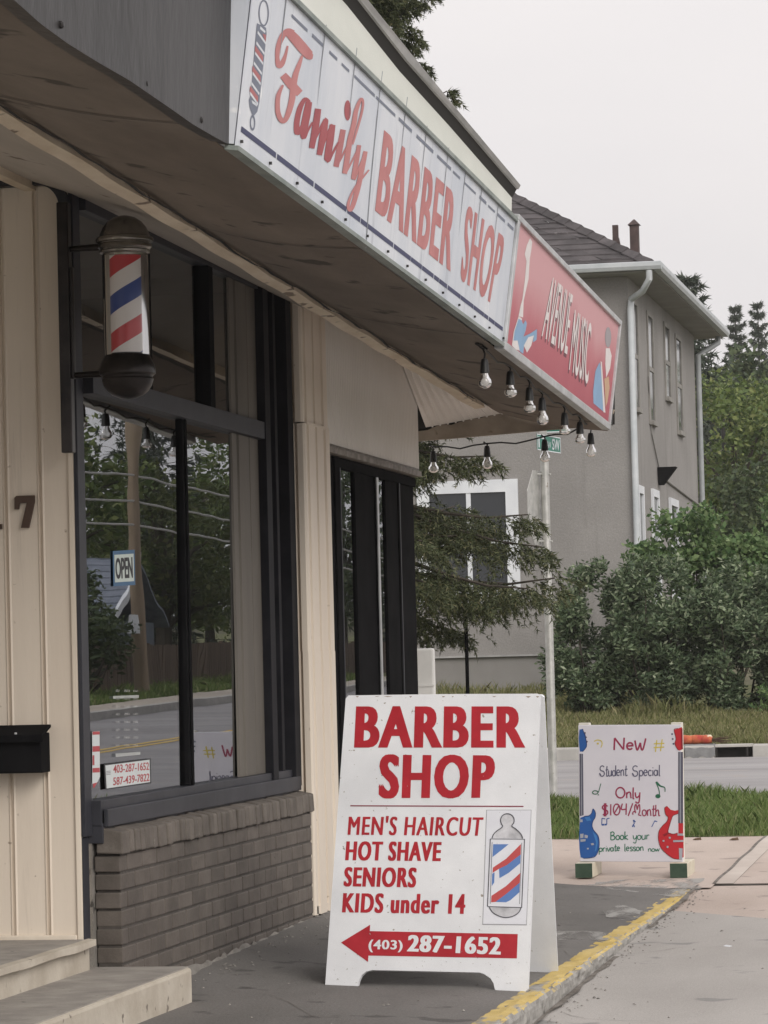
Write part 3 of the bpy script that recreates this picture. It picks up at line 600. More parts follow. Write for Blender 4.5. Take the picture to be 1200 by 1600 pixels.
# helix: one turn rises 350 units
mb = MB(); N = 72; r = 97*kz; yT, yB = 334, 798; per = 350.0
cols = [0, 1, 2, 1]      # red white blue white
for j in range(N):
    q0, q1 = 2*math.pi*j/N, 2*math.pi*(j+1)/N
    # right of centre rises: boundary height (downwards units) y = y0 + k*per/4 - per*q/2pi
    for k in range(-8, 14):
        e = [585+k*per/4-per*q0/(2*math.pi), 585+k*per/4-per*q1/(2*math.pi), 585+(k+1)*per/4-per*q1/(2*math.pi), 585+(k+1)*per/4-per*q0/(2*math.pi)]
        if max(e) < yT or min(e) > yB: continue
        e = [min(max(x, yT), yB) for x in e]; qs = (q0, q1, q1, q0)
        mb.add([(bx+r*math.cos(a), by_+r*math.sin(a), cz-(y-140)*kz) for a, y in zip(qs, e)], [(0,1,2,3)], cols[k % 4])
mb.build('striped_cylinder', [plain('pole red', (.50,.045,.055), .35), plain('pole white', (.72,.69,.68), .35), plain('pole blue', (.03,.065,.26), .35)], pole, smooth=False)
for y in (268, 868):
    z = cz-(y-140)*kz; xe = ex[1]+.0
    MB().tube([(xe, by_+.05, z-.01), (xe+.05, by_+.01, z-.012), (bx-110*kz, by_, z-.012), (bx-80*kz, by_, z-.008)], [.012, .011, .014, .02], 10).build('bracket', DARKM, pole, smooth=True)
mb = MB().box((xe-.012, by_-.005, cz-1110*kz), (xe+.03, by_+.04, cz+80*kz)).box((xe+.03, by_+.0, cz-760*kz), (xe+.042, by_+.03, cz-230*kz)); mb.build('back_plate', DARKM, pole, bevel=.004)

# ================================================================ ON THE RETURN WALL
a = on_y(38, 800, wall_y); NUMB = plain('dark brown metal digit', (.075,.045,.032), .5, .3)
PW = Plane((a[0], wall_y-.006, a[2]), (1,0,0), (0,0,1))
for ch, tl, tr_, bl, br, lab in (('7', (24,776),(55,774),(35,825),(46,824), 'brown metal house number seven on cream siding above the mailbox'), ('1', (-22,777),(3,776),(-22,827),(4,826), 'brown metal house number cut by the left edge of the photo')):
    mb = MB(); pa = [PW.uv(*p) for p in (tl, tr_, bl, br)]
    if ch == '7': o7 = [(24,778),(24,796),(30,796),(32,786),(43,786),(34,825),(46,825),(55,784),(55,774),(27,775)]
    else: o7 = [(-22,786),(-12,777),(-4,777),(-4,819),(4,819),(4,827),(-22,827),(-22,819),(-14,819),(-14,788),(-20,792)]
    put_poly(mb, PW, o7, 0, depth=.012)
    c = PW.pt(*PW.uv(*o7[0])); tag(mb.build('house_number', NUMB, loc=c), lab, 'house number', 'house numbers on the cream wall')
mbx0, mbx1 = -4.05, float(on_y(80, 1170, wall_y)[0]); mz1, mz0 = float(on_y(80, 1132, wall_y-.1)[2]), float(on_y(80, 1207, wall_y-.1)[2])
box = thing('mailbox', ((mbx0+mbx1)/2, wall_y, mz0), 'black metal letter box with sloping lid on the cream wall', 'mailbox')
MB().box((mbx0, wall_y-.125, mz0), (mbx1, wall_y-.014, mz1-.03)).build('box_body', M['black'], box, bevel=.004)
mb = MB().hexa([(mbx0-.01, wall_y-.15, mz1-.045), (mbx1+.014, wall_y-.15, mz1-.045), (mbx1+.006, wall_y-.014, mz1-.012), (mbx0-.01, wall_y-.014, mz1-.012)],
               [(mbx0-.01, wall_y-.15, mz1-.035), (mbx1+.014, wall_y-.15, mz1-.035), (mbx1+.006, wall_y-.014, mz1), (mbx0-.01, wall_y-.014, mz1)])
mb.box((mbx0-.01, wall_y-.152, mz1-.062), (mbx1+.014, wall_y-.146, mz1-.036)); mb.build('lid', M['black'], box, bevel=.003)
p = on_y(25, 1146, wall_y-.152); MB().lathe((p[0], p[1]-.004, p[2]), [(0,.004),(.005,.003),(.005,-.003)], 10).build('rivet', M['alu'], box)

# ================================================================ SIGNS BEHIND THE WINDOW GLASS
WPAPER = plain('white card', (.62,.66,.66), .6); BINK = plain('black ink', (.02,.02,.025), .6); RINK = plain('red ink', (.42,.06,.07), .6)
XI = XG+.0045
PG = Plane((XI, 12.16, .75), (0,1,0), (0,0,1))
def card(name, quad, lab, cat, h=0.0):
    p = [PG.pt(*PG.uv(*x), h) for x in quad]; t = thing(name, p[3], lab, cat); return t
op = card('open_sign', [(177,862),(209,860),(210,912),(178,914)], 'small white and blue open sign hung in the front window', 'sign')
mb = MB(); put_poly(mb, PG, [(176,861),(210,859),(211,914),(177,916)], 0, depth=.001); mb.build('blue_border', plain('sign blue', (.05,.13,.24), .6), op)
mb = MB(); put_poly(mb, PG, [(178,867),(208,865),(209,908),(179,910)], .0016); mb.build('card', plain('pale green card', (.55,.62,.58), .6), op)
mb = MB(); put_text(mb, PG, 'OPEN', (179,872),(206,870),(180,905),(207,903), h=.0022, offset=.02, thick=.01); mb.build('lettering', BINK, op)
ph = card('phone_sign', [(163,1195),(234,1185),(235,1223),(165,1233)], 'white window card with two red phone numbers above the sill', 'sign')
mb = MB(); put_poly(mb, PG, [(162,1194),(235,1185),(236,1224),(164,1234)], 0, depth=.001); mb.build('card_edge', BINK, ph)
mb = MB(); put_poly(mb, PG, [(164,1196),(233,1187),(234,1222),(166,1232)], .0016); mb.build('card', WPAPER, ph)
q = Z(130, 1100, 9.231); mb = MB()
put_text(mb, PG, '403-287-1652', *q((425,880),(942,838),(425,1000),(942,950)), h=.0022, offset=.008, thick=.002); put_text(mb, PG, '587-439-7822', *q((425,1060),(948,998),(425,1175),(948,1110)), h=.0022, offset=.008, thick=.002); mb.build('lettering', RINK, ph)
mb = MB()
for k in range(3): put_poly(mb, PG, q((325,968+k*22),(388,962+k*22),(388,972+k*22),(325,978+k*22)), .0022)
mb.build('small_print', plain('grey ink', (.25,.25,.27), .6), ph)
stk = card('window_sticker', [(144,1143),(156,1143),(158,1210),(144,1228)], 'narrow red and white ribbon sticker in lower corner of window', 'sticker')
mb = MB(); put_poly(mb, PG, q((128,400),(232,390),(240,1050),(200,1130),(130,1150)), 0, depth=.0008); mb.build('sticker_face', WPAPER, stk)
mb = MB()
for y0, y1 in ((400,445),(610,690),(925,990)): put_poly(mb, PG, q((130,y0),(232,y0-6),(234,y1-6),(130,y1)), .0014)
put_poly(mb, PG, q((132,1150),(200,1128),(160,1200),(140,1215)), .0014); put_poly(mb, PG, q((130,740),(155,738),(158,880),(130,884)), .0014); mb.build('red_band', RINK, stk)
hrs = card('hours_decal', [(175,1090),(220,1085),(220,1180),(178,1185)], 'faint white rows of opening hours lettered on the window glass', 'decal')
m, n, b = _new('worn white vinyl'); b.inputs['Base Color'].default_value = (.62,.62,.60,1); b.inputs['Alpha'].default_value = .30; VIN = m
mb = MB(); rr = random.Random(4)
for k in range(8):
    y = -210+k*112
    for x0, x1 in ((470,525),(590,680),(720,790)):
        for c in range(3):
            xa = x0+(x1-x0)*c/3; s_ = rr.uniform(0,12); put_poly(mb, PG, q((xa,y+s_),(xa+(x1-x0)/4.2,y-3+s_),(xa+(x1-x0)/4.2,y+34),(xa,y+38)), .0006)
mb.build('row', VIN, hrs)
m, n, b = _new('white vinyl bar'); b.inputs['Base Color'].default_value = (.62,.64,.62,1); b.inputs['Alpha'].default_value = .6
mb = MB(); put_poly(mb, PG, q((465,715),(822,690),(822,730),(468,765)), .0006); put_poly(mb, PG, q((430,-115),(800,-130),(800,-90),(430,-75)), .0006); mb.build('bar', m, hrs)
# ================================================================ SANDWICH BOARD
BL = on_y(510, 1541, 12.555); BR = on_y(828, 1551, 12.51); TLp = on_y(540, 1087, 12.90); TRp = on_y(848, 1085, 12.855)
PB = Plane(BL, BR-BL, (TLp+TRp-BL-BR)/2)
q8 = Z(480, 1060, 2.857)
front_px = q8((172,90),(184,76),(600,70),(1030,68),(1040,76),(986,1385),(975,1398),(850,1396),(838,1388),(832,1362),(818,1338),(790,1320),(770,1313),(520,1307),(290,1302),(262,1309),(243,1325),(232,1350),(226,1375),(214,1386),(90,1382),(80,1372))
ab = [PB.uv(*p) for p in front_px]
BOARD = rough_mat('white painted plywood', (.66,.67,.69), (.78,.79,.81), 3, .5, .0012, 30, spots=(.30,.27,.23), spot_scale=55, spot_at=.70, streak=((.58,.57,.54), (9,9,1.5), .64), grain=.02)
BRED = rough_mat('red vinyl', (.36,.012,.022), (.44,.018,.03), 12, .4, 0)
RIM = plain('pink vinyl edge', (.72,.42,.44), .5)
sb = thing('sandwich_board', (BL+BR)/2+[0, .35, 0], 'white plywood sandwich board listing haircuts with red arrow and phone number', 'sign board')
MB().prism([PB.pt(a, b_, -.018) for a, b_ in ab], PB.n*.018).build('front_panel', BOARD, sb, bevel=.003)
apex = (TLp+TRp)/2; foot = (BL+BR)/2+np.array([.012, .70, 0]); rBR = on_y(873, 1513, 13.21)
PRr = Plane(BL+np.array([.005, .70, -BL[2]+.0]), BR-BL, apex-foot)
lift = PRr.n*-.002
yA = 12.915; mirp = [PB.pt(a, b_, -.018) for a, b_ in ab]; mirp = [np.array([p[0], 2*yA-p[1], p[2]-.004]) for p in mirp]; nb = np.array([PB.n[0], -PB.n[1], PB.n[2]])
MB().prism(mirp, nb*.018).build('rear_panel', BOARD, sb, bevel=.003)
for k in (.2, .8): c = TLp*(1-k)+TRp*k; MB().tube([c+[-.035, .022, -.004], c+[.035, .022, -.004]], .006, 8).build('hinge', M['steel'], sb)
q6 = Z(540, 1090, 4.0); q7 = Z(520, 1250, 3.636)
for s_, quad, off, th in (('BARBER', q6((66,54),(1122,54),(53,313),(1124,313)), .016, .011), ('SHOP', q6((214,354),(938,358),(205,632),(926,630)), .016, .015),
                      ("MEN'S HAIRCUT", q7((92,90),(858,94),(84,199),(846,205)), .0, .005), ('HOT SHAVE', q7((78,234),(620,238),(70,344),(613,349)), .01, .009),
                      ('SENIORS', q7((68,381),(480,384),(60,492),(472,498)), .01, .012), ('KIDS under 14', q7((60,528),(757,535),(52,640),(751,649)), .01, .007)):
    mb = MB(); put_text(mb, PB, s_, *quad, h=.0012, offset=off, thick=th, sp=1.16); o = mb.build('lettering', BRED, sb)
mb = MB(); put_poly(mb, PB, q6((30,673),(1112,677),(1112,684),(30,680)), .0012); mb.build('ruled_line', plain('maroon line', (.22,.02,.04), .5), sb)
mb = MB(); put_poly(mb, PB, q7((47,810),(213,709),(211,745),(1051,762),(1046,900),(203,884),(200,920)), .0012); mb.build('arrow', BRED, sb)
mb = MB(); put_text(mb, PB, '(403)', *q7((205,793),(399,798),(202,866),(396,866)), h=.0020, offset=.012, thick=.010, sp=1.1); put_text(mb, PB, '287-1652', *q7((430,766),(959,780),(421,862),(954,881)), h=.0020, offset=.016, thick=.010, sp=1.14); mb.build('phone_lettering', BOARD, sb)
PAPER = rough_mat('printed paper', (.66,.67,.72), (.73,.74,.78), 9, .4, 0); INK = plain('drawing ink', (.06,.06,.075), .6); SILV = rough_mat('silver print', (.36,.36,.38), (.70,.70,.73), 14, .5, 0)
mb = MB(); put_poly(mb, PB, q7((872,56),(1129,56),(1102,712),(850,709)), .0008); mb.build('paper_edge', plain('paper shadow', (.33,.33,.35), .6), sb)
mb = MB(); put_poly(mb, PB, q7((876,59),(1126,59),(1099,707),(854,704)), .0014); mb.build('picture_paper', PAPER, sb)
def outl(mb, pts, wd, h): mb.ribbon(PB, [(x, y, wd/3.636) for x, y in q7(*pts)], h)
domep = [(905,218),(915,195),(935,175),(958,160),(966,148),(958,138)]+ell(993,117,39,38,16,150,390)+[(1022,140),(1020,152),(1040,165),(1062,185),(1076,205),(1080,220)]
mb = MB(); put_poly(mb, PB, q7(*domep), .0018); put_poly(mb, PB, q7((886,608),(1078,610),(1060,635),(1030,658),(985,668),(945,658),(910,638)), .0018); mb.build('pole_drawing', SILV, sb)
mb = MB(); put_poly(mb, PB, q7((890,218),(1092,222),(1076,612),(880,608)), .0018); put_poly(mb, PB, q7((908,244),(1072,246),(1060,590),(898,588)), .0022, holes=()); mb.build('pole_drawing', PAPER, sb)
mbr = MB(); mbb = MB()
put_poly(mbb, PB, q7((912,252),(1000,252),(960,285),(908,325)), .0026); put_poly(mbr, PB, q7((910,385),(985,335),(1070,250),(1068,310),(990,370),(945,392),(908,415)), .0026)
put_poly(mbb, PB, q7((945,392),(990,370),(1068,310),(1066,360),(1000,415),(948,445)), .0027); put_poly(mbb, PB, q7((906,420),(920,412),(918,470),(904,490)), .0027)
put_poly(mbr, PB, q7((902,545),(985,490),(1066,415),(1063,470),(985,535),(925,580),(900,582)), .0026); put_poly(mbb, PB, q7((925,580),(985,535),(1063,470),(1061,525),(1010,570),(985,582)), .0027)
mbr.build('pole_drawing', plain('print red', (.48,.07,.07), .5), sb); mbb.build('pole_drawing', plain('print blue', (.10,.20,.46), .5), sb)
mb = MB(); outl(mb, domep, 5, .0030); outl(mb, [(896,222),(880,605)], 5, .003); outl(mb, [(1090,222),(1074,612)], 5, .003); outl(mb, [(906,240),(895,590)], 2.5, .003); outl(mb, [(1074,244),(1062,592)], 2.5, .003); outl(mb, [(880,606),(1076,612)], 4, .0032); outl(mb, [(896,222),(1090,224)], 3, .0032)
outl(mb, [(890,610),(910,640),(945,660),(985,669),(1030,659),(1060,636),(1070,612)], 5, .0034); mb.build('pole_drawing', INK, sb)

# scuffs: bare wood along the top edge, grime at the feet
CHIP = rough_mat('bare scuffed wood', (.20,.13,.08), (.36,.27,.18), 30, .9, .002)
GRIME = plain('grey scuff', (.36,.34,.31), .8); rr = random.Random(12)
mb = MB()
for u, w_ in ((556, 5), (585, 9), (600, 14), (640, 4), (690, 6), (706, 3), (770, 5), (822, 8), (838, 5)):
    pts = [(u+rr.uniform(-1, 1), 1088), (u+w_*.4, 1087+rr.uniform(1.5, 3.5)), (u+w_, 1088)]; put_poly(mb, PB, pts, .0006)
mb.build('edge_chip', CHIP, sb)
mb = MB()
for k in range(170):
    u, v = rr.uniform(520, 842), rr.choice([rr.uniform(1094, 1540), rr.uniform(1500, 1540)])
    if 570 < u < 770 and v > 1510: continue
    l, w_ = rr.uniform(.5, 2.6)*(1.5 if rr.random() < .12 else .8), rr.uniform(.5, 1.1); a = rr.uniform(0, 3.1); dx, dy = math.cos(a)*l, math.sin(a)*l
    put_poly(mb, PB, [(u, v), (u+dx*.5-dy*.3*w_, v+dy*.5+dx*.3*w_), (u+dx, v+dy), (u+dx*.5+dy*.2*w_, v+dy*.5-dx*.2*w_)], .0023+k*1e-6)
mb.build('scuff_mark', GRIME, sb)

# ================================================================ MUSIC LESSON BOARD
GBL = on_y(906, 1346, 18.72); GBR = on_y(1067, 1347, 18.68); GT = on_y(905, 1133, 18.72)
PM = Plane(GBL, GBR-GBL, GT-GBL); WM = np.linalg.norm(GBR-GBL); HM = np.linalg.norm(GT-GBL)
gb = thing('music_board', (float((GBL[0]+GBR[0])/2), 18.78, 0), 'white hand painted music lesson board with blue and red guitars on wooden blocks', 'sign board')
MB().hexa([PM.pt(a, b_, -.02) for a, b_ in ((0,0),(WM,0),(WM,HM),(0,HM))], [PM.pt(a, b_, 0) for a, b_ in ((0,0),(WM,0),(WM,HM),(0,HM))]).build('panel', rough_mat('whiteboard paint', (.62,.61,.67), (.68,.67,.72), 4, .4, .0004, 40), gb, bevel=.003)
WOODW = rough_mat('white painted lumber', (.60,.57,.50), (.72,.70,.64), 12, .6, .002, 40, spots=(.3,.24,.16), spot_scale=25, spot_at=.72)
for a in (.002, WM-.058):
    mb = MB(); mb.hexa([PM.pt(a, -.02, -.062), PM.pt(a+.06, -.02, -.062), PM.pt(a+.06, -.02, -.022), PM.pt(a, -.02, -.022)], [PM.pt(a, HM+.012, -.062), PM.pt(a+.06, HM+.012, -.062), PM.pt(a+.06, HM+.012, -.004), PM.pt(a, HM+.012, -.004)]); mb.build('post', WOODW, gb, bevel=.003)
for u in (899, 1047):
    f0 = on_y(u, 1372, 18.58); zt = float(on_y(u, 1349, 18.58)[2]); z0 = f0[2]; x0 = f0[0]; x1 = x0+.098
    MB().box((x0, 18.58, z0), (x1, 18.98, zt)).build('foot_block', rough_mat('painted block wood', (.52,.47,.36), (.64,.60,.49), 10, .7, .002, 30), gb, bevel=.004)
    MB().box((x0+.001, 18.576, z0+.001), (x1-.001, 18.579, zt-.001)).build('block_end', rough_mat('dark green end paint', (.025,.055,.035), (.05,.085,.055), 14, .7, .002, 40), gb)
q5 = Z(890, 1120, 5.925)
def colr(name, c): return plain(name, c, .5)
C_BLUE, C_BLUE2, C_RED, C_RED2 = colr('guitar blue', (.02,.10,.34)), colr('guitar light blue', (.05,.20,.50)), colr('guitar red', (.50,.02,.03)), colr('guitar dark red', (.26,.012,.02))
C_NECK, C_PURP, C_GRN, C_YEL, C_SLATE, C_BL3 = colr('neck grey', (.10,.10,.14)), colr('crimson marker', (.30,.03,.08)), colr('green marker', (.03,.17,.10)), colr('yellow marker', (.60,.50,.08)), colr('slate marker', (.10,.10,.16)), colr('blue marker', (.04,.10,.32))
C_CHR = colr('chrome paint', (.36,.38,.43)); C_NOTE = colr('green note', (.02,.13,.07))
def PP(name, col, *polys, h=.0010):
    mb = MB()
    for i, p in enumerate(polys): put_poly(mb, PM, q5(*p), h+i*2e-4)
    return mb.build(name, col, gb)
PP('blue_guitar', C_BLUE, [(92,118),(122,112),(128,135),(135,150),(148,165),(152,205),(160,260),(150,290),(122,322),(96,322),(90,270),(86,200)], [(100,935),(140,920),(180,915),(205,890),(218,850),(240,885),(238,930),(218,965),(210,1010),(225,1050),(262,1095),(276,1150),(270,1230),(240,1290),(190,1306),(130,1310),(104,1300),(92,1230),(88,1130),(92,1020)])
PP('guitar_neck', C_NECK, [(92,342),(124,342),(130,910),(96,920)], [(1006,325),(1050,325),(1052,985),(1006,985)])
PP('guitar_highlight', C_BLUE2, [(215,1060),(250,1100),(262,1160),(250,1230),(235,1250),(245,1160),(225,1100)], [(140,930),(185,925),(200,960),(160,965)], h=.0016)
PP('guitar_fitting', C_CHR, [(94,950),(120,950),(122,975),(94,975)], [(98,1085),(130,1080),(128,1120),(100,1125)], [(140,1090),(172,1100),(165,1125),(138,1118)], [(100,1135),(150,1130),(148,1152),(102,1158)], [(195,1172),(222,1168),(228,1186),(205,1190)], [(160,1214),(178,1212),(180,1226),(162,1228)], [(1012,1215),(1048,1218),(1044,1322),(1016,1322)], [(960,1142),(1055,1140),(1055,1158),(960,1160)], [(1020,325),(1028,325),(1030,985),(1022,985)], [(1000,1080),(1052,1080),(1052,1100),(1000,1100)], [(108,342),(112,342),(116,910),(110,910)], [(900,1195),(918,1195),(915,1215),(898,1212)], [(862,1140),(880,1140),(878,1158),(862,1156)], [(920,1110),(938,1112),(935,1130),(920,1126)], h=.0018)
PP('red_guitar', C_RED, [(968,120),(1005,108),(1040,95),(1046,150),(1048,220),(1046,300),(1020,312),(1005,308),(975,250),(985,200)], [(880,845),(905,828),(935,860),(975,870),(1010,862),(1008,895),(960,915),(945,945),(925,1010),(912,1070),(960,1085),(1000,1075),(1006,1090),(1056,1100),(1056,1300),(1010,1318),(960,1310),(900,1270),(845,1210),(822,1130),(828,1060),(860,1010),(900,970),(912,930),(890,905)], [(1008,985),(1052,985),(1052,1080),(1008,1080)])
PP('guitar_highlight', C_RED2, [(1030,110),(1046,105),(1050,300),(1032,305)], [(862,1090),(905,1070),(912,1030),(918,1085),(875,1110)], h=.0017)
PP('headstock_peg', C_SLATE, *[ell(x, y, 9, 9, 10) for x, y in ((142,150),(152,190),(160,230),(950,160),(955,205),(962,250))])
# hand lettering: single-stroke glyphs, x-height .55, capitals 1
def arc(cx, cy, rx, ry, a0, a1, n=9): return [(cx+rx*math.cos(R_(a0+(a1-a0)*i/n)), cy+ry*math.sin(R_(a0+(a1-a0)*i/n))) for i in range(n+1)]
o_ = arc(.22, .27, .2, .27, 90, 450, 12)
G = {'N': (.75, [[(.05,0),(.08,1)], [(.08,1),(.6,.02)], [(.6,.02),(.64,1)]]), 'e': (.5, [[(.06,.3),(.4,.33)]+arc(.23,.3,.18,.27,10,320,10)]), 'W': (.75, [[(.02,.75),(.12,.05),(.2,.02),(.34,.55)], [(.34,.55),(.4,.04),(.5,.03),(.66,.9)]]),
 'S': (.75, [arc(.36,.75,.26,.24,30,260,9)+arc(.36,.26,.27,.25,80,-150,10)+[(.05,.3),(.2,.12)]]), 't': (.35, [[(.2,.95),(.15,.1),(.25,0),(.36,.08)], [(.02,.58),(.36,.62)]]), 'u': (.5, [[(.05,.55),(.06,.12),(.18,0),(.36,.12),(.4,.55)], [(.4,.55),(.42,0)]]),
 'd': (.5, [arc(.2,.26,.18,.26,30,390,11), [(.42,1),(.42,.0)]]), 'n': (.5, [[(.06,.55),(.07,0)], [(.07,.35),(.2,.54),(.36,.5),(.42,0)]]), 'p': (.5, [[(.06,.55),(.04,-.4)], arc(.24,.28,.2,.26,160,-160,11)]), 'c': (.42, [arc(.22,.27,.18,.26,40,320,9)]),
 'i': (.22, [[(.1,.52),(.1,0)], [(.1,.72),(.11,.78)]]), 'a': (.5, [arc(.2,.26,.18,.26,30,390,11), [(.4,.52),(.41,0)]]), 'l': (.22, [[(.1,1),(.09,.05),(.18,0)]]), 'O': (.85, [arc(.4,.5,.36,.48,120,490,16)]), 'y': (.5, [[(.04,.55),(.1,.15),(.22,.08),(.4,.3)], [(.42,.55),(.36,-.3),(.2,-.42),(.06,-.3)]]),
 '$': (.6, [arc(.3,.72,.2,.2,20,260,8)+arc(.3,.27,.21,.22,80,-140,9), [(.26,1.08),(.25,-.08)], [(.36,1.08),(.35,-.08)]]), '1': (.3, [[(.14,.98),(.13,0)]]), '0': (.6, [arc(.29,.5,.25,.48,90,450,14), [(.12,.2),(.48,.85)]]), '4': (.55, [[(.12,1),(.05,.5),(.46,.52)], [(.42,1),(.4,.0)]]),
 '/': (.4, [[(.02,-.1),(.36,1)]]), 'M': (.95, [arc(.16,.2,.16,.18,220,20,6)+[(.2,.6),(.25,.95),(.36,1),(.46,.55)], [(.46,.55),(.58,.95),(.7,.95),(.72,.4),(.6,.1),(.86,.02)]]), 'o': (.48, [o_]), 'h': (.5, [[(.07,1),(.06,0)], [(.06,.3),(.2,.52),(.34,.48),(.38,.05),(.5,.05)]]),
 'B': (.65, [[(.1,.98),(.08,0)], [(.02,.9),(.3,1),(.46,.82),(.38,.6),(.12,.52)], [(.12,.52),(.5,.45),(.5,.1),(.25,0),(.08,.04)]]), 'k': (.5, [[(.07,1),(.06,0)], [(.38,.55),(.1,.25),(.42,-.02)]]), 'r': (.4, [[(.06,.55),(.07,0)], [(.07,.3),(.18,.52),(.36,.5)]]), 'v': (.45, [[(.02,.55),(.2,.0),(.4,.56)]]), 's': (.4, [arc(.2,.42,.14,.13,20,260,6)+arc(.2,.13,.15,.13,80,-150,7)]), 'w': (.6, [[(.02,.5),(.12,.05),(.28,.5)], [(.28,.5),(.4,.05),(.55,.55)]]), ' ': (.35, [])}
def hand(name, col, s, x0, y0, x1, y1, size, wd):
    tot = sum(G[c][0] for c in s); x = 0; mb = MB(); k = 0
    for c in s:
        adv, st = G[c]
        for l in st:
            pts = []
            for gx, gy in l:
                f = (x+gx)/tot; pts.append((x0+(x1-x0)*f, y0+(y1-y0)*f-gy*size, wd*1.2))
            mb.ribbon(PM, q5(*pts), .0010+(k % 5)*.00007); k += 1
        x += adv
    mb.build(name, col, gb)
def edge_line(col, pts, wd=5):
    mb = MB(); mb.ribbon(PM, q5(*[(x, y, wd) for x, y in pts]), .0021); mb.build('guitar_outline', col, gb)
C_DB = colr('deep blue line', (.008,.03,.12)); C_DR = colr('deep red line', (.16,.008,.012))
edge_line(C_DB, [(130,932),(140,920),(180,915),(205,890),(218,852),(240,885),(238,930),(218,965),(210,1010),(225,1050),(262,1095),(276,1150),(270,1230),(240,1290),(190,1306),(130,1310)]); edge_line(C_DB, [(122,112),(135,150),(152,205),(160,260),(150,290),(122,322)])
edge_line(C_DR, [(1008,895),(960,915),(945,945),(925,1010),(912,1070),(960,1085),(1000,1075)]); edge_line(C_DR, [(905,828),(880,845),(890,905),(912,930),(900,970),(860,1010),(828,1060),(822,1130),(845,1210),(900,1270),(960,1310),(1010,1318)]); edge_line(C_DR, [(1005,108),(968,120),(985,200),(975,250),(1005,308)])
hand('lettering', C_PURP, 'NeW', 405, 308, 720, 300, 112, 13); hand('lettering', C_SLATE, 'Student', 275, 552, 535, 545, 98, 8); hand('lettering', C_SLATE, 'Special', 578, 552, 842, 543, 98, 8)
hand('lettering', C_PURP, 'Only', 425, 752, 660, 755, 100, 11); hand('lettering', C_PURP, '$104/', 292, 915, 590, 905, 105, 10); hand('lettering', C_PURP, 'Month', 585, 915, 838, 918, 102, 9)
hand('lettering', C_GRN, 'Book', 375, 1140, 548, 1135, 74, 8); hand('lettering', C_GRN, 'your', 585, 1138, 742, 1133, 74, 7); hand('lettering', C_GRN, 'private', 272, 1250, 470, 1240, 64, 7); hand('lettering', C_GRN, 'lesson', 505, 1242, 688, 1240, 66, 7); hand('lettering', C_GRN, 'now', 725, 1248, 835, 1246, 50, 6)
mb = MB()
for p in ([(808,215,10),(795,325,10)],[(858,208,10),(842,318,10)],[(780,250,10),(878,246,10)],[(778,285,10),(876,280,10)],[(228,228,9),(255,215,9),(290,222,10),(302,250,9),(290,285,7)]): mb.ribbon(PM, q5(*p), .0012)
put_poly(mb, PM, q5(*ell(262,248,10,10,10)), .0014); mb.build('music_mark', C_YEL, gb)
mb = MB(); mb.ribbon(PM, q5((290,618,7),(268,700,7)), .0012); mb.ribbon(PM, q5(*[(x,y,9) for x,y in ell(238,700,25,16,12)+[(263,700)]]), .0014); put_poly(mb, PM, q5(*ell(266,722,6,6,8)), .0014)
put_poly(mb, PM, q5(*ell(818,735,24,20,14)), .0014); mb.ribbon(PM, q5((832,735,9),(828,680,9),(800,602,10)), .0012); mb.ribbon(PM, q5((802,604,22),(840,640,14),(880,655,10),(884,695,7)), .0016); mb.build('music_note', C_NOTE, gb)
mb = MB()
for p in ([(300,940,8),(298,1000,8)],[(345,945,8),(345,995,8)],[(298,1000,16),(322,998,16)],[(345,995,16),(325,1000,14)],[(345,945,10),(370,938,8)],[(298,940,9),(330,945,9)],[(590,955,8),(600,985,8)],[(600,985,8),(582,1018,14)],[(592,955,12),(612,975,7)],[(600,1005,8),(600,1022,8)],[(760,1020,7),(788,965,7)],[(786,964,12),(812,970,7)]): mb.ribbon(PM, q5(*p), .0012)
mb.build('music_note', C_BL3, gb)

# ================================================================ STRING LIGHTS
sl0 = (-2.36, 17.0, 2.5)
st = thing('string_lights', sl0, 'black cord of clear bulbs hanging along the canopy edge under the red sign', 'string lights')
m, n, b = _new('clear bulb glass'); n.nodes.remove(b)
fr = n.nodes.new('ShaderNodeLayerWeight'); fr.inputs[0].default_value = .35; trn = n.nodes.new('ShaderNodeBsdfTransparent'); gl = n.nodes.new('ShaderNodeBsdfGlossy'); gl.inputs['Roughness'].default_value = .05
df = n.nodes.new('ShaderNodeBsdfDiffuse'); df.inputs[0].default_value = (.9,.88,.85,1); m1 = n.nodes.new('ShaderNodeMixShader'); m1.inputs[0].default_value = .3; m2 = n.nodes.new('ShaderNodeMixShader')
n.links.new(trn.outputs[0], m1.inputs[1]); n.links.new(df.outputs[0], m1.inputs[2]); n.links.new(fr.outputs['Fresnel'], m2.inputs[0]); n.links.new(m1.outputs[0], m2.inputs[1]); n.links.new(gl.outputs[0], m2.inputs[2]); n.links.new(m2.outputs[0], n.nodes['Material Output'].inputs[0]); BULB = m
CORD = plain('black rubber', (.012,.012,.012), .5)
prev = None; cord = MB(); rr = random.Random(9)
specs = [(757,545,570,607,'x',-2.345),(797,572,589,621,'x',-2.345),(827,592,614,645,'x',-2.345),(847,612,630,664,'x',-2.345),(882,634,653,679,'x',-2.345),(906,650,667,693,'x',-2.345),(923,664,684,714,'y',18.30),(851,682,694,722,'y',18.32),(761,693,704,733,'y',18.34),(677,698,712,739,'y',18.36)]
tops = []
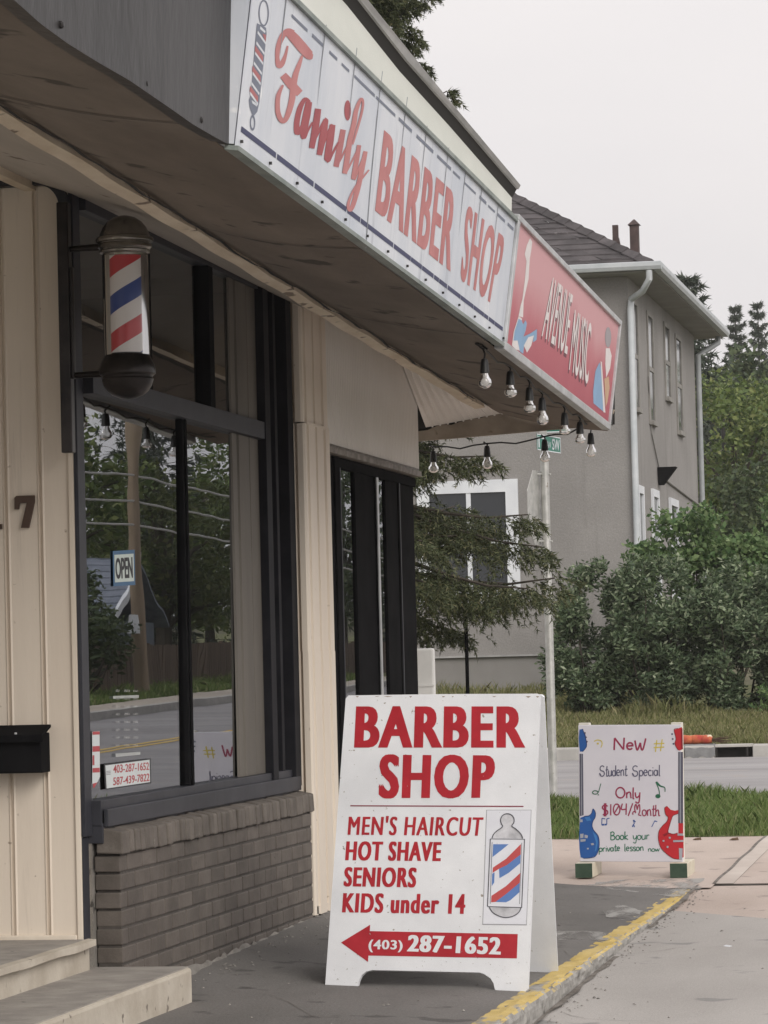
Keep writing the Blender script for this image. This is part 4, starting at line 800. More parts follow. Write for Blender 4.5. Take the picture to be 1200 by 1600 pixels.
for u, v0, v1, v2, kind, val in specs:
    f_ = (lambda U, V: on_x(U, V, val)) if kind == 'x' else (lambda U, V: on_y(U, V, val))
    mid = f_(u, v1); z_at = lambda v: float(on_y(u, v, mid[1])[2])
    zt, zs, zb = z_at(v0), z_at(v1), z_at(v2); x, y = float(mid[0]), float(mid[1]); tops.append((x, y, zt))
    sk_ = MB().lathe((x, y, zs-.035), [(.008,.062),(.013,.060),(.017,.045),(.019,.02),(.021,0),(.016,-.002)], 14).build('socket', CORD, st, smooth=True)
    h = (zs-.035)-zb
    MB().lathe((x, y, zs-.035), [(.014,0),(.015,-.008),(.021,-.022),(.027,-.45*h),(.029,-.65*h),(.027,-.82*h),(.018,-.95*h),(.006,-h),(0,-h)], 16).build('bulb', BULB, sk_, smooth=True)
    MB().tube([(x, y, zs-.04), (x+.003, y, zs-.06), (x-.004, y+.004, zs-.075), (x+.004, y+.004, zs-.075), (x, y, zs-.04)], .0012, 5).build('filament', M['steel'], sk_)
    cord.tube([(x, y, zs+.025), (x+.004, y-.004, (zs+zt)/2+.012), (x-.006, y+.006, zt), (x-.02, y+.01, zt+.01)], .0045, 6)
for i in range(len(tops)-1):
    a, b_ = np.array(tops[i]), np.array(tops[i+1]); d = b_-a
    cord.tube([a, a+d*.25+[0,0,-.012+.012*rr.random()], a+d*.5+[0,0,-.02], a+d*.75+[0,0,-.004], b_], .0045, 6)
a = np.array(tops[0]); cord.tube([a, a+[-.03,-.04,.02], a+[-.02,.05,.025], a+[.01,.02,.0]], .0045, 6)
cord.build('cord', CORD, st, smooth=True)

# ================================================================ STEPS AT THE DOOR
STEP = rough_mat('painted concrete step', (.42,.37,.30), (.56,.51,.43), 5, .75, .004, 35, spots=(.20,.17,.14), spot_scale=18, spot_at=.66)
STEPT = rough_mat('worn step tread', (.24,.22,.20), (.36,.335,.30), 6, .85, .004, 50, spots=(.12,.11,.10), spot_scale=20, spot_at=.68)
ye = 11.81; _st = on_y(300, 1509, ye); s1, zs1 = float(_st[0]), float(_st[2])
low = thing('concrete_step', (-3.3, 9.5, -.05), 'cream painted concrete door step with worn grey tread', 'step')
mb = MB().box((-4.2, 6.0, -.15), (s1, ye, zs1-.006)); mb.build('riser', STEP, low, bevel=.012)
MB().box((-4.19, 6.02, zs1-.006), (s1-.012, ye-.008, zs1-.001)).build('tread', STEPT, low)
upr = thing('door_landing', (-3.9, 9.5, .1), 'cream edged landing under the mailbox wall with grey top', 'step')
_lt = on_y(145, 1466, 11.70); xl, zl1 = float(_lt[0]), float(_lt[2])
mb = MB().box((-6.2, 6.0, .10), (xl-.012, 11.70, zl1-.02)); mb.build('riser', STEP, upr, bevel=.008)
MB().box((-6.2, 6.0, zl1-.02), (xl-.02, 11.70, zl1-.004)).build('tread', STEPT, upr, bevel=.004)
mb = MB()
def nos(i, j): y = 6.0+i*5.69; return (xl-.015+j*.03+.0015*math.sin(y*21)*j, y, zl1-.001-.003*j+.001*math.sin(y*13))
mb.grid(80, 1, nos); mb.grid(80, 1, lambda i, j: (nos(i,1)[0], nos(i,1)[1], nos(i,1)[2]-j*(.024+.002*math.sin(i*61)))); mb.build('nosing', STEP, upr)
# ================================================================ GROUND
APR = rough_mat('dark apron concrete', (.12,.113,.105), (.185,.175,.165), 1.3, .9, .004, 90, st=(1,.4,1), spots=(.085,.079,.074), spot_scale=5, spot_at=.62, grain=.22, gscale=120)
LANE = rough_mat('lane concrete', (.335,.315,.295), (.445,.422,.398), .9, .9, .003, 80, st=(1,.35,1), spots=(.25,.243,.232), spot_scale=3.5, spot_at=.62, grain=.12, gscale=140)
PINK = rough_mat('pinkish concrete', (.40,.325,.28), (.51,.43,.38), 1.2, .9, .003, 80, st=(1,.4,1), spots=(.30,.25,.22), spot_scale=5, spot_at=.63, grain=.12, gscale=130)
PINK2 = rough_mat('pale concrete strip', (.45,.39,.345), (.54,.48,.43), 2, .9, .002, 80)
SEAM = rough_mat('dirt in seam', (.10,.085,.07), (.22,.20,.18), 12, .95, .002)
ROAD = rough_mat('worn asphalt', (.22,.21,.212), (.31,.30,.30), .7, .9, .004, 60, st=(.35,1.3,1), spots=(.30,.275,.26), spot_scale=3, spot_at=.62)
SOIL = rough_mat('soil', (.07,.075,.035), (.14,.12,.07), 3, .95, .02, 12)
KERBC = rough_mat('kerb concrete', (.34,.33,.31), (.46,.44,.41), 3, .9, .004, 30, spots=(.2,.19,.18), spot_scale=9, spot_at=.66)
WALKT = rough_mat('tan sidewalk', (.38,.33,.27), (.46,.41,.35), 1, .9, .003, 30)
def sm(a, b_, x): t = np.clip((x-a)/(b_-a), 0, 1); return t*t*(3-2*t)
def gz(x, y):
    L = np.where(y > 37.5, .22+.047*np.minimum(y-37.5, 12.5)+.018*np.maximum(y-50, 0), .08)
    Rr = .08+.0155*np.maximum(np.minimum(y, 110)-36, 0)
    t = sm(-1.5, .8, x); z = L*(1-t)+Rr*t
    z = np.where(y < 20, np.interp(y, [-50, 11, 18.2, 20], [-.13, -.13, -.01, .04]), z)
    z = np.where((y >= 20) & (y < 27), .04+.04*(y-20)/7, z)
    return z+4*sm(92, 175, y)*sm(-90, -20, -np.abs(x+14))
def sheet_grid(name, x0, x1, y0, y1, nx, ny, dz, mat, kind='structure', zf=None, jit=None):
    xs = np.linspace(x0, x1, nx+1); ys = np.linspace(y0, y1, ny+1); Xg, Yg = np.meshgrid(xs, ys)
    if jit: Xg, Yg = jit(Xg, Yg)
    Zg = (zf(Xg, Yg) if zf else gz(Xg, Yg))+dz
    V = np.stack([Xg, Yg, Zg], -1).reshape(-1, 3); i = np.arange(nx)[None, :]+np.arange(ny)[:, None]*(nx+1)
    F = np.stack([i, i+1, i+nx+2, i+nx+1], -1).reshape(-1, 4); o = fast_mesh(name, V, F, mat); tag(o, kind=kind); return o
# terrain to the horizon (denser where it is seen), lying under every paved sheet
xs = np.concatenate([np.linspace(-1500, -130, 8), np.linspace(-110, 130, 49), np.linspace(150, 1500, 8)]); ys = np.concatenate([np.linspace(-800, -40, 5), np.linspace(-30, 200, 93), np.linspace(230, 2000, 10)])
Xg, Yg = np.meshgrid(xs, ys); Zg = gz(Xg, Yg)-.10; V = np.stack([Xg, Yg, Zg], -1).reshape(-1, 3); k = len(xs)
i = np.arange(k-1)[None, :]+np.arange(len(ys)-1)[:, None]*k; tag(fast_mesh('ground', V, np.stack([i, i+1, i+k+1, i+k], -1).reshape(-1, 4), SOIL), kind='structure')
def za(x, y):
    t = np.clip((x+3.35)/1.40, 0, 1); wall = .034+.02*np.clip(y-12.85, -.2, 1.8); return wall*(1-t)-.02*t
sheet_grid('apron_pavement', -3.62, -1.955, -6.0, 17.92, 30, 200, 0, APR, zf=lambda x, y: za(x, y)+.004*np.sin(x*7+y*2.1)*np.sin(y*1.3))
LZ = lambda x, y: np.interp(y, [-50, 11, 18.14], [-.13, -.13, -.013])+.004*np.sin(y*1.1+x)
sheet_grid('lane_pavement', -1.93, 3.0, -12, 16.15, 40, 160, 0, LANE, zf=LZ, jit=lambda x, y: (x, y+np.where(y > 16.1, -(x+1.8)*.9+.5, 0)))
sheet_grid('lane_pavement', -1.93, 3.0, 13, 18.142, 40, 50, -.002, PINK, zf=LZ)
def sz(x, y): return np.interp(y, [17.5, 18.14, 21.6], [-.016, -.010, .06])
sheet_grid('sidewalk', -12, -1.80, 17.94, 21.62, 60, 24, 0, PINK, zf=sz)
sheet_grid('sidewalk', -1.70, 3.0, 18.17, 21.62, 30, 20, .001, PINK, zf=sz)
sheet_grid('sidewalk_strip', -1.80, -1.70, 18.17, 21.62, 3, 16, .003, PINK2, zf=sz)
sheet_grid('sidewalk_seam', -1.83, 3.0, 18.140, 18.172, 20, 1, -.0035, SEAM, zf=sz)
sheet_grid('sidewalk_seam', -1.815, -1.795, 18.17, 21.6, 1, 30, .004, SEAM, zf=sz, jit=lambda x, y: (x+.004*np.sin(y*5), y))
sheet_grid('sidewalk_seam', -12, -1.85, 17.905, 17.945, 40, 1, -.003, SEAM, zf=sz)
# painted stains near the music board
m, n, b = _new('worn white paint'); t = _noise(n, 7, 7, .62, st=(1,.3,1)); r = _ramp(n, t.outputs[0], [(.42, (0,0,0)), (.60, (.85,.85,.85))]); n.links.new(r.outputs[0], b.inputs['Alpha']); b.inputs['Base Color'].default_value = (.38,.37,.35,1); b.inputs['Roughness'].default_value = .8; STAIN = m
def stain(px, z, mat=STAIN, name='paint_stain'):
    mb = MB(); pts = [on_z(u, v, z) for u, v in px]; c = sum(pts)/len(pts); rr = random.Random(len(px)); P = []
    for i in range(len(pts)):
        a, b_ = pts[i], pts[(i+1) % len(pts)]
        for k in range(5): p = a+(b_-a)*k/5; P.append(p+(c-p)*rr.uniform(-.12, .10))
    gh = lambda x, y: float(za(x, y)+.004*np.sin(x*7+y*2.1)*np.sin(y*1.3) if y < 17.9 else sz(x, y))
    P = [np.array([p[0], p[1], gh(p[0], p[1])+.0016]) for p in P]; c[2] = gh(c[0], c[1])+.0016; mb.add([c]+P, [(0, k+1, (k+1) % len(P)+1) for k in range(len(P))]); tag(mb.build(name, mat), kind='structure')
stain([(905,1381),(960,1374),(1092,1372),(1088,1384),(1060,1396),(1000,1391),(930,1388)], .004); stain([(942,1418),(975,1411),(1003,1418),(998,1429),(965,1432),(945,1427)], .003)
stain([(868,1452),(930,1449),(968,1450),(965,1460),(915,1463),(868,1465)], .004)
# kerb with worn yellow paint and broken stone face
m, n, b = _new('yellow painted kerb')
t = _noise(n, 11, 7, .6, st=(1,.3,1)); r = _ramp(n, t.outputs[0], [(.36, (0,0,0)), (.44, (1,1,1))]); geo = n.nodes.new('ShaderNodeNewGeometry'); sx = n.nodes.new('ShaderNodeSeparateXYZ'); n.links.new(geo.outputs['True Normal'], sx.inputs[0])
rz = _ramp(n, sx.outputs[2], [(.55, (0,0,0)), (.8, (1,1,1))]); t2 = _noise(n, 3, 3); ra = _ramp(n, t2.outputs[0], [(.3, (.50,.36,.10)), (.7, (.60,.46,.19))])
t3 = _noise(n, 17, 5, .6, st=(1,.6,1)); rc = _ramp(n, t3.outputs[0], [(.30, (.07,.063,.056)), (.40, (.26,.25,.232)), (.7, (.40,.385,.36))])
mu = n.nodes.new('ShaderNodeMath'); mu.operation = 'MULTIPLY'; n.links.new(r.outputs[0], mu.inputs[0]); n.links.new(rz.outputs[0], mu.inputs[1])
n.links.new(_mix(n, mu.outputs[0], rc.outputs[0], ra.outputs[0]), b.inputs['Base Color']); b.inputs['Roughness'].default_value = .9; _bump(n, b, t3.outputs[0], .01)
kr = np.random.default_rng(2); K = 1500; nzr = kr.normal(0, 1, (K+1, 12))
for s_ in range(1): nzr = sum(np.roll(nzr, q_, 0) for q_ in range(6))/2.5
def kerb(i, j):
    k = int(round(i*K)); y = -6+i*(18.2+6); hh = float(np.interp(y, [-6, 11, 17.2, 18.2], [.125, .12, .045, .015])); q = j*11
    ys_ = y % .92; crack = -.014 if ys_ < .016 else 0
    if q < 4: x = -1.985+q*.026; z = -.018+.002*nzr[k, int(q)]
    elif q < 6: x = -1.903+(q-4)*.012+.004*nzr[k, int(q)]; z = -.020-(q-4)*.006+.002*nzr[k, int(q)]
    else: f_ = (q-5)/6; x = -1.885+.0016*nzr[k, int(q)]-.012*f_+crack; z = -.026-f_*hh
    return (x, y, z+(crack*.6 if q > 2 else 0))
o = tag(MB().grid(K, 11, kerb).build('kerb', m), kind='structure')
mb = MB(); mb.grid(320, 1, lambda i, j: (-1.89+j*(.02+.012*math.sin(i*77)*math.sin(i*31)+.006*math.sin(i*333)), -6+i*24.1, float(LZ(0, -6+i*24.1))+.005)); tag(mb.build('gutter_dirt', SEAM), kind='structure')
# cracks and grit
mb = MB(); rr = random.Random(21)
def crack(x, y, dx, dy, n, wd, zf):
    P = []
    for k in range(n): P.append((x, y)); x += dx*rr.uniform(.6, 1.4)+rr.uniform(-.03, .03); y += dy*rr.uniform(.6, 1.4)+rr.uniform(-.09, .09)
    L = []; 
    for k, (a, b_) in enumerate(P):
        q = P[min(k+1, n-1)]; p = P[max(k-1, 0)]; t = np.array([q[0]-p[0], q[1]-p[1]]); t = t/(np.linalg.norm(t)+1e-9); w_ = wd*rr.uniform(.4, 1.2)*(.3 if k in (0, n-1) else 1)
        for sg in (-1, 1): X_, Y_ = a-t[1]*w_*sg/2, b_+t[0]*w_*sg/2; L.append((X_, Y_, zf(X_, Y_)+.0022))
    mb.add(L, [(2*k, 2*k+1, 2*k+3, 2*k+2) for k in range(n-1)])
zA = lambda x, y: float(za(np.array(x), np.array(y))+.004*np.sin(x*7+y*2.1)*np.sin(y*1.3)); zL = lambda x, y: float(LZ(np.array(x), np.array(y)))
crack(-1.98, 13.9, -.07, .12, 9, .0035, zA); crack(-3.1, 12.35, .07, -.10, 8, .003, zA); crack(-2.2, 16.3, -.09, .05, 8, .005, zA)
crack(-1.82, 14.6, .05, .07, 8, .0035, zL); crack(-1.85, 12.6, .07, -.04, 7, .003, zL)
tag(mb.build('pavement_crack', SEAM), kind='structure')
mb = MB(); GRIT = rough_mat('grit', (.12,.11,.10), (.36,.34,.31), 40, .9, .001, island=.4)
for k in range(420):
    s_ = rr.random()
    if s_ < .45: y = rr.uniform(10.5, 18); x = -1.87+abs(rr.gauss(0, .05)); z = zL(x, y)
    elif s_ < .75: y = rr.uniform(11.95, 15.6); x = -3.28+abs(rr.gauss(0, .06)); z = zA(x, y)
    elif s_ < .9: y = rr.uniform(10.8, 17.5); x = rr.uniform(-3.1, -2.0); z = zA(x, y)
    else: y = rr.uniform(10.8, 17.5); x = rr.uniform(-1.8, -.8); z = zL(x, y)
    r_ = rr.uniform(.0025, .008)*(1.4 if rr.random() < .1 else 1); v = [np.array([x, y, z+r_*.35])+np.array([math.cos(a)*r_*rr.uniform(.7, 1.3), math.sin(a)*r_*rr.uniform(.7, 1.3), rr.uniform(-.3, .3)*r_]) for a in (0, 1.6, 3.1, 4.7)]
    mb.add(v+[np.array([x, y, z+r_])], [(0,1,4), (1,2,4), (2,3,4), (3,0,4)])
tag(mb.build('grit', GRIT), kind='stuff')
# roads
sheet_grid('cross_road', -40, 1.0, 26.9, 37.42, 60, 30, .012, ROAD)
sheet_grid('main_road', 1.0, 8.2, -30, 130, 16, 160, .008, ROAD)
YEL = rough_mat('road yellow', (.55,.36,.07), (.62,.44,.12), 6, .8, .001)
for x0, x1 in ((4.50, 4.62), (4.74, 4.86)): sheet_grid('road_marking', x0, x1, 30, 125, 1, 90, .013, YEL, jit=lambda x, y: (x-.03*(y-43), y))
tag(MB().grid(120, 3, lambda i, j: [(8.2, 0), (8.2, .14), (8.36, .145), (8.36, 0)][int(round(j*3))] and (lambda y, q: (q[0], y, float(gz(np.array(8.2), np.array(y)))+q[1]))(20+i*100, [(8.2, -.02), (8.2, .14), (8.37, .145), (8.37, .0)][int(round(j*3))])).build('kerb', KERBC), kind='structure')
sheet_grid('sidewalk', 8.37, 9.5, 20, 120, 3, 100, .13, WALKT)
mb = MB(); seg = [(-40, -3.66), (-3.24, 1.0)]
for xa, xb in seg:
    x = xa
    while x < xb-.02:
        e = min(x+1.5, xb); mb.hexa([(x, 37.40, .05), (e-.008, 37.40, .05), (e-.008, 37.58, .05), (x, 37.58, .05)], [(x, 37.415, .225), (e-.008, 37.415, .225), (e-.008, 37.58, .235), (x, 37.58, .235)]); x = e
tag(mb.build('kerb', KERBC, bevel=.012), kind='structure')
dr = thing('storm_drain', (-3.45, 37.5, .05), 'dark storm drain opening in the far kerb below the shrubs', 'storm drain')
MB().box((-3.66, 37.41, .205), (-3.24, 37.60, .238)).build('top_slab', KERBC, dr, bevel=.006); MB().box((-3.655, 37.55, .0), (-3.245, 37.6, .205)).box((-3.655, 37.42, .088), (-3.245, 37.55, .094)).build('inlet_recess', M['dark'], dr)
for x in (-3.655, -3.31): MB().box((x, 37.42, .094), (x+.02, 37.45, .205)).build('bar', M['dark'], dr)

# ================================================================ FOLIAGE BUILDERS
def _rand_dirs(n, rng): d = rng.normal(size=(n, 3)); return d/np.linalg.norm(d, axis=1, keepdims=True)
def leaf_quads(P, L, W, rng, updir=.25, droop=0):
    n = len(P); d = _rand_dirs(n, rng); d[:, 2] = d[:, 2]*.7+updir*rng.random(n)-droop; d /= np.linalg.norm(d, axis=1, keepdims=True)
    s_ = np.cross(d, _rand_dirs(n, rng)); s_ /= np.linalg.norm(s_, axis=1, keepdims=True)+1e-9
    l = L*(.6+.8*rng.random((n, 1))); w_ = W*(.6+.8*rng.random((n, 1))); nn = np.cross(d, s_)
    V = np.stack([P, P+d*l*.5+s_*w_/2+nn*w_*.12, P+d*l, P+d*l*.5-s_*w_/2+nn*w_*.12], 1).reshape(-1, 3)
    return V, np.arange(4*n).reshape(-1, 4)
def clump_points(C, per, rng, shell=.55, flat=.8):
    """leaf positions in the outer shell of many overlapping clumps"""
    out = []
    for cx, cy, cz, r in C:
        k = int(per*r*r); d = _rand_dirs(k, rng); rad = r*(shell+(1-shell)*rng.random((k, 1))**.6)*(.8+.35*np.sin(d[:, :1]*7+cx*3)*np.cos(d[:, 1:2]*6+cz*5))
        p = d*rad; p[:, 2] *= flat; out.append(p+[cx, cy, cz])
    return np.concatenate(out)
def crown_clumps(c, rx, ry, rz, n, r0, r1, rng, lo=-.9):
    C = []
    while len(C) < n:
        d = rng.uniform(-1, 1, 3)
        if d@d > 1 or d@d < .12 or d[2] < lo: continue
        C.append((c[0]+d[0]*rx, c[1]+d[1]*ry, c[2]+d[2]*rz, rng.uniform(r0, r1)))
    return C
BARK = rough_mat('bark', (.04,.033,.026), (.085,.07,.056), 14, .95, .01, 30, st=(1,1,.3))
def leafy(name, base, crown_c, rad, nclump, r0, r1, per, L, W, mat, label, cat, group=None, seed=1, stems=1, trunk_r=.12, updir=.25, lo=-.9, flat=.8, shell=.5, extra=()):
    rng = np.random.default_rng(seed); t = thing(name, base, label, cat, group)
    C = crown_clumps(crown_c, *rad, nclump, r0, r1, rng, lo)+list(extra)
    P = clump_points(C, per, rng, shell, flat); V, F = leaf_quads(P, L, W, rng, updir); fast_mesh('crown' if stems == 1 else 'foliage', V, F, mat, t)
    mb = MB(); b0 = np.array(base, float); top = np.array(crown_c, float)
    if stems == 1:
        mb.tube([b0-[0,0,.2], b0+(top-b0)*.4+[.08*trunk_r,.0,0], b0+(top-b0)*.8, top+[0,0,rad[2]*.5]], [trunk_r*1.2, trunk_r, trunk_r*.7, trunk_r*.2], 8)
        for c in C[:min(len(C), 22)]:
            c = np.array(c[:3]); s_ = b0+(top-b0)*min(1, max(.35, (c[2]-b0[2])/(top[2]-b0[2]+1e-6)*.7)); mb.tube([s_, (s_+c)/2+[0,0,.1*rad[2]], c], [trunk_r*.45, trunk_r*.3, trunk_r*.08], 5)
        mb.build('trunk', BARK, t)
    else:
        for k in range(stems):
            c = np.array(C[k % len(C)][:3]); s_ = b0+np.array([(c[0]-b0[0])*.35, (c[1]-b0[1])*.35, 0]); mb.tube([s_-[0,0,.1], (s_+c)/2+rng.normal(0,.05,3), c], [trunk_r, trunk_r*.7, trunk_r*.2], 5)
        mb.build('stem', BARK, t)
    return t
def spruce(name, base, H, R0, whorls, per, ntw, nsub, nneed, nl, nw, mat, label, group=None, seed=1, h0=.08, droop=.35, tr=.11, power=.8, cat='tree', hj=.06, hang=.35):
    rng = np.random.default_rng(seed); t = thing(name, base, label, cat, group); b0 = np.array(base, float); mb = MB(); mt = MB()
    mt.tube([b0-[0,0,.2], b0+[0,0,H*.5], b0+[0,0,H]], [tr*1.15, tr*.65, .012], 8)
    TP = []; TD = []; TLn = []
    for w_ in range(whorls):
        f_ = w_/(whorls-1); h = H*(h0+(1-h0)*f_*.985); n0 = max(3, int(per*(1-.3*f_))); ph = rng.uniform(0, 6.28)
        for k in range(n0):
            az = ph+k*2*math.pi/n0+rng.normal(0, .25); L = (R0*(1-(h/H-h0)/(1-h0))**power+.08)*rng.uniform(.62, 1.12); hh = h+rng.normal(0, hj)
            dr_ = droop*(1-f_*1.2)*rng.uniform(.6, 1.4); dirn = np.array([math.cos(az), math.sin(az), 0]); side = np.array([-math.sin(az), math.cos(az), 0])
            br = lambda u: b0+dirn*L*u+np.array([0, 0, hh+L*(.25*u*(1-f_)*0-dr_*u**1.4+.22*u**3+.35*f_*u)])
            mb.tube([br(u) for u in (0, .25, .5, .75, 1)], [tr*.16*(1-f_*.7)*(1-u*.85)+.0025 for u in (0, .25, .5, .75, 1)], 5, cap=False)
            for u in np.linspace(.12, 1, max(4, int(ntw*L/R0))):
                for sg in (-1, 1):
                    if rng.random() < .12: continue
                    l = L*.42*(1-.72*u)*rng.uniform(.6, 1.25)+.06; d = dirn*(.55+.3*u)+side*sg*rng.uniform(.6, 1.0)+np.array([0, 0, rng.normal(-.18-.25*(1-f_), .22)]); d /= np.linalg.norm(d); p = br(u)
                    TP.append(p); TD.append(d); TLn.append(l)
                    for q in range(nsub):
                        v_ = (q+rng.random())/nsub; sd = d*.6+np.cross(d, [0, 0, 1])*rng.choice([-1, 1])*rng.uniform(.4, .9)+np.array([0, 0, rng.normal(-hang, .3)]); sd /= np.linalg.norm(sd)
                        TP.append(p+d*l*v_+np.array([0, 0, -.12*l*v_*v_])); TD.append(sd); TLn.append(l*.5*(1-.5*v_)*rng.uniform(.6, 1.2)+.03)
    TP, TD, TLn = np.array(TP), np.array(TD), np.array(TLn); n = len(TP)
    A = np.repeat(np.arange(n), nneed); u = rng.random((len(A), 1)); P = TP[A]+TD[A]*TLn[A][:, None]*u; P[:, 2] -= (.10*TLn[A]*u[:, 0]**2)
    nd = TD[A]*.8+_rand_dirs(len(A), rng)*.75; nd /= np.linalg.norm(nd, axis=1, keepdims=True); sd = np.cross(nd, _rand_dirs(len(A), rng)); sd /= np.linalg.norm(sd, axis=1, keepdims=True)+1e-9
    l = nl*(.7+.6*rng.random((len(A), 1))); V = np.stack([P-sd*nw/2, P+sd*nw/2, P+nd*l], 1).reshape(-1, 3)
    fast_mesh('crown', V, np.arange(len(V)).reshape(-1, 3), mat, t); mt.build('trunk', BARK, t); mb.build('branch', BARK, t); return t
LM = {}
LM['spruce'] = leaf_mat('spruce needles', [(0, (.032,.042,.020)), (.5, (.080,.095,.044)), (.85, (.155,.17,.08)), (1, (.20,.175,.10))], .6, .15)
LM['far_spruce'] = leaf_mat('far spruce needles', [(0, (.05,.066,.052)), (.6, (.085,.105,.08)), (1, (.13,.145,.11))], .7, .15)
LM['shrub'] = leaf_mat('grey green shrub leaves', [(0, (.045,.072,.038)), (.5, (.115,.165,.085)), (.82, (.24,.30,.175)), (1, (.42,.46,.32))], .5, .2)
LM['bright'] = leaf_mat('bright maple leaves', [(0, (.06,.12,.045)), (.5, (.15,.235,.09)), (.9, (.26,.345,.15)), (1, (.33,.41,.21))], .5, .35)
LM['decid'] = leaf_mat('green tree leaves', [(0, (.06,.095,.03)), (.5, (.15,.21,.062)), (.9, (.26,.30,.10)), (1, (.34,.35,.15))], .55, .3)
LM['pale'] = leaf_mat('pale green tree leaves', [(0, (.04,.06,.018)), (.5, (.10,.125,.04)), (.9, (.17,.185,.07)), (1, (.22,.22,.09))], .55, .3)
LM['dark'] = leaf_mat('dark green tree leaves', [(0, (.035,.058,.026)), (.6, (.09,.125,.055)), (1, (.165,.195,.09))], .55, .25)
LM['grass'] = leaf_mat('grass blades', [(0, (.10,.155,.045)), (.5, (.18,.255,.08)), (.85, (.27,.32,.12)), (1, (.42,.38,.22))], .6, .35)
LM['drygrass'] = leaf_mat('dry grass blades', [(0, (.13,.15,.055)), (.5, (.235,.24,.10)), (.8, (.33,.30,.155)), (1, (.42,.36,.22))], .6, .35)
# ================================================================ GRASS
def grass(name, n, x0, x1, y0, y1, hgt, wd, mat, zf, seed, mask=None):
    rng = np.random.default_rng(seed); x = rng.uniform(x0, x1, n); y = rng.uniform(y0, y1, n)
    if mask is not None: k = mask(x, y, rng); x, y = x[k], y[k]
    n = len(x); z = zf(x, y); h = hgt*(.35+.9*rng.random(n))*(.65+.55*np.sin(x*3.1+1)*np.sin(y*2.3)+.25*rng.random(n)); h = np.maximum(h, hgt*.2)
    a = rng.uniform(0, 6.28, n); lean = rng.uniform(.1, .8, n)*h; b_ = rng.uniform(0, 6.28, n); P = np.stack([x, y, z], -1)
    s_ = np.stack([np.cos(a), np.sin(a), 0*a], -1)*wd/2; ld = np.stack([np.cos(b_), np.sin(b_), 0*b_], -1); up = np.array([0, 0, 1.0])
    mid = P+up*(h*.6)[:, None]+ld*(lean*.3)[:, None]; tip = P+up*h[:, None]+ld*lean[:, None]
    V = np.stack([P-s_, P+s_, mid+s_*.7, tip, mid-s_*.7], 1).reshape(-1, 3); tag(fast_mesh(name, V, np.arange(5*n).reshape(-1, 5), mat), kind='stuff')
VERGE = rough_mat('verge turf', (.09,.105,.035), (.17,.165,.07), 4, .95, .02, 14)
edge = lambda x: 21.62+.05*np.sin(x*5)+.03*np.sin(x*13)
sheet_grid('grass_strip', -14, .9, 21.60, 26.95, 80, 30, .012, VERGE, jit=lambda x, y: (x, np.where(y < 21.7, edge(x), y)))
grass('grass', 60000, -6.2, -1.0, 21.62, 27.0, .10, .010, LM['grass'], lambda x, y: gz(x, y), 3)
grass('grass', 14000, -14, .9, 21.7, 27.0, .10, .014, LM['grass'], lambda x, y: gz(x, y), 4)
sheet_grid('verge', -40, -.2, 37.57, 49.6, 60, 26, .0, VERGE)
def tall(x, y, rng): return rng.random(len(x)) < .35+.65*sm(40.5, 42.5, y)
grass('grass', 52000, -9.5, -2.6, 37.58, 44.2, .10, .016, LM['drygrass'], lambda x, y: gz(x, y), 5)
grass('grass', 2600, -8.5, -2.6, 42.6, 43.4, .20, .022, LM['drygrass'], lambda x, y: gz(x, y), 6)
grass('grass', 9000, -12, -5.5, 44, 49.3, .18, .018, LM['drygrass'], lambda x, y: gz(x, y), 7)
sheet_grid('verge', 9.5, 40, 40, 120, 20, 60, .1, VERGE)
grass('grass', 14000, 9.5, 11.6, 52, 82, .18, .03, LM['grass'], lambda x, y: gz(x, y)+.1, 8)

# ================================================================ THE HOUSE ACROSS THE ROAD
HX, HY = -5.95, 49.5; hz0 = .55
STUC = rough_mat('grey stucco', (.235,.224,.216), (.29,.277,.268), .8, .9, .012, 35, grain=.10, gscale=40, streak=((.19,.18,.172), (2.6,2.6,.22), .58))
STUCD = rough_mat('grey painted foundation', (.22,.21,.20), (.27,.26,.25), 1, .9, .004, 30)
WHT = rough_mat('white window trim', (.62,.64,.68), (.72,.74,.77), 3, .5, .001, 40); GUT = rough_mat('white painted gutter', (.42,.45,.47), (.54,.56,.58), 3, .5, .001, 30)
SHIN = rough_mat('brown grey shingles', (.042,.037,.039), (.085,.075,.078), 2.5, .9, .006, 40, st=(1,1,2), spots=(.13,.118,.12), spot_scale=5, spot_at=.66, island=.22, grain=.2, gscale=60)
house = thing('stucco_house', (-10, 54, hz0), 'two storey grey stucco house with brown hip roof behind the shrubs', 'house')
HBX, HBY = -17.0, 59.2; WZ = 6.95
mb = MB().box((HBX, HY, 1.30), (HX, HBY, WZ)); mb.build('wall', STUC, house)
MB().box((HBX+.03, HY+.03, hz0-.6), (HX-.03, HBY-.03, 1.296)).build('foundation', STUCD, house)
MB().box((HBX, HY-.025, 1.30), (HX+.02, HY-.002, 1.325)).build('base_flashing', M['cap'], house)
ov = .45; ez = 7.06; ex0, ex1, ey0, ey1 = HBX-ov, HX+ov, HY-ov, HBY+ov+.3
mb = MB().box((ex0, ey0, 6.952), (ex1, ey1, 6.975)); mb.build('eave_soffit', rough_mat('eave soffit', (.24,.23,.215), (.29,.28,.26), 2, .8, .001), house)
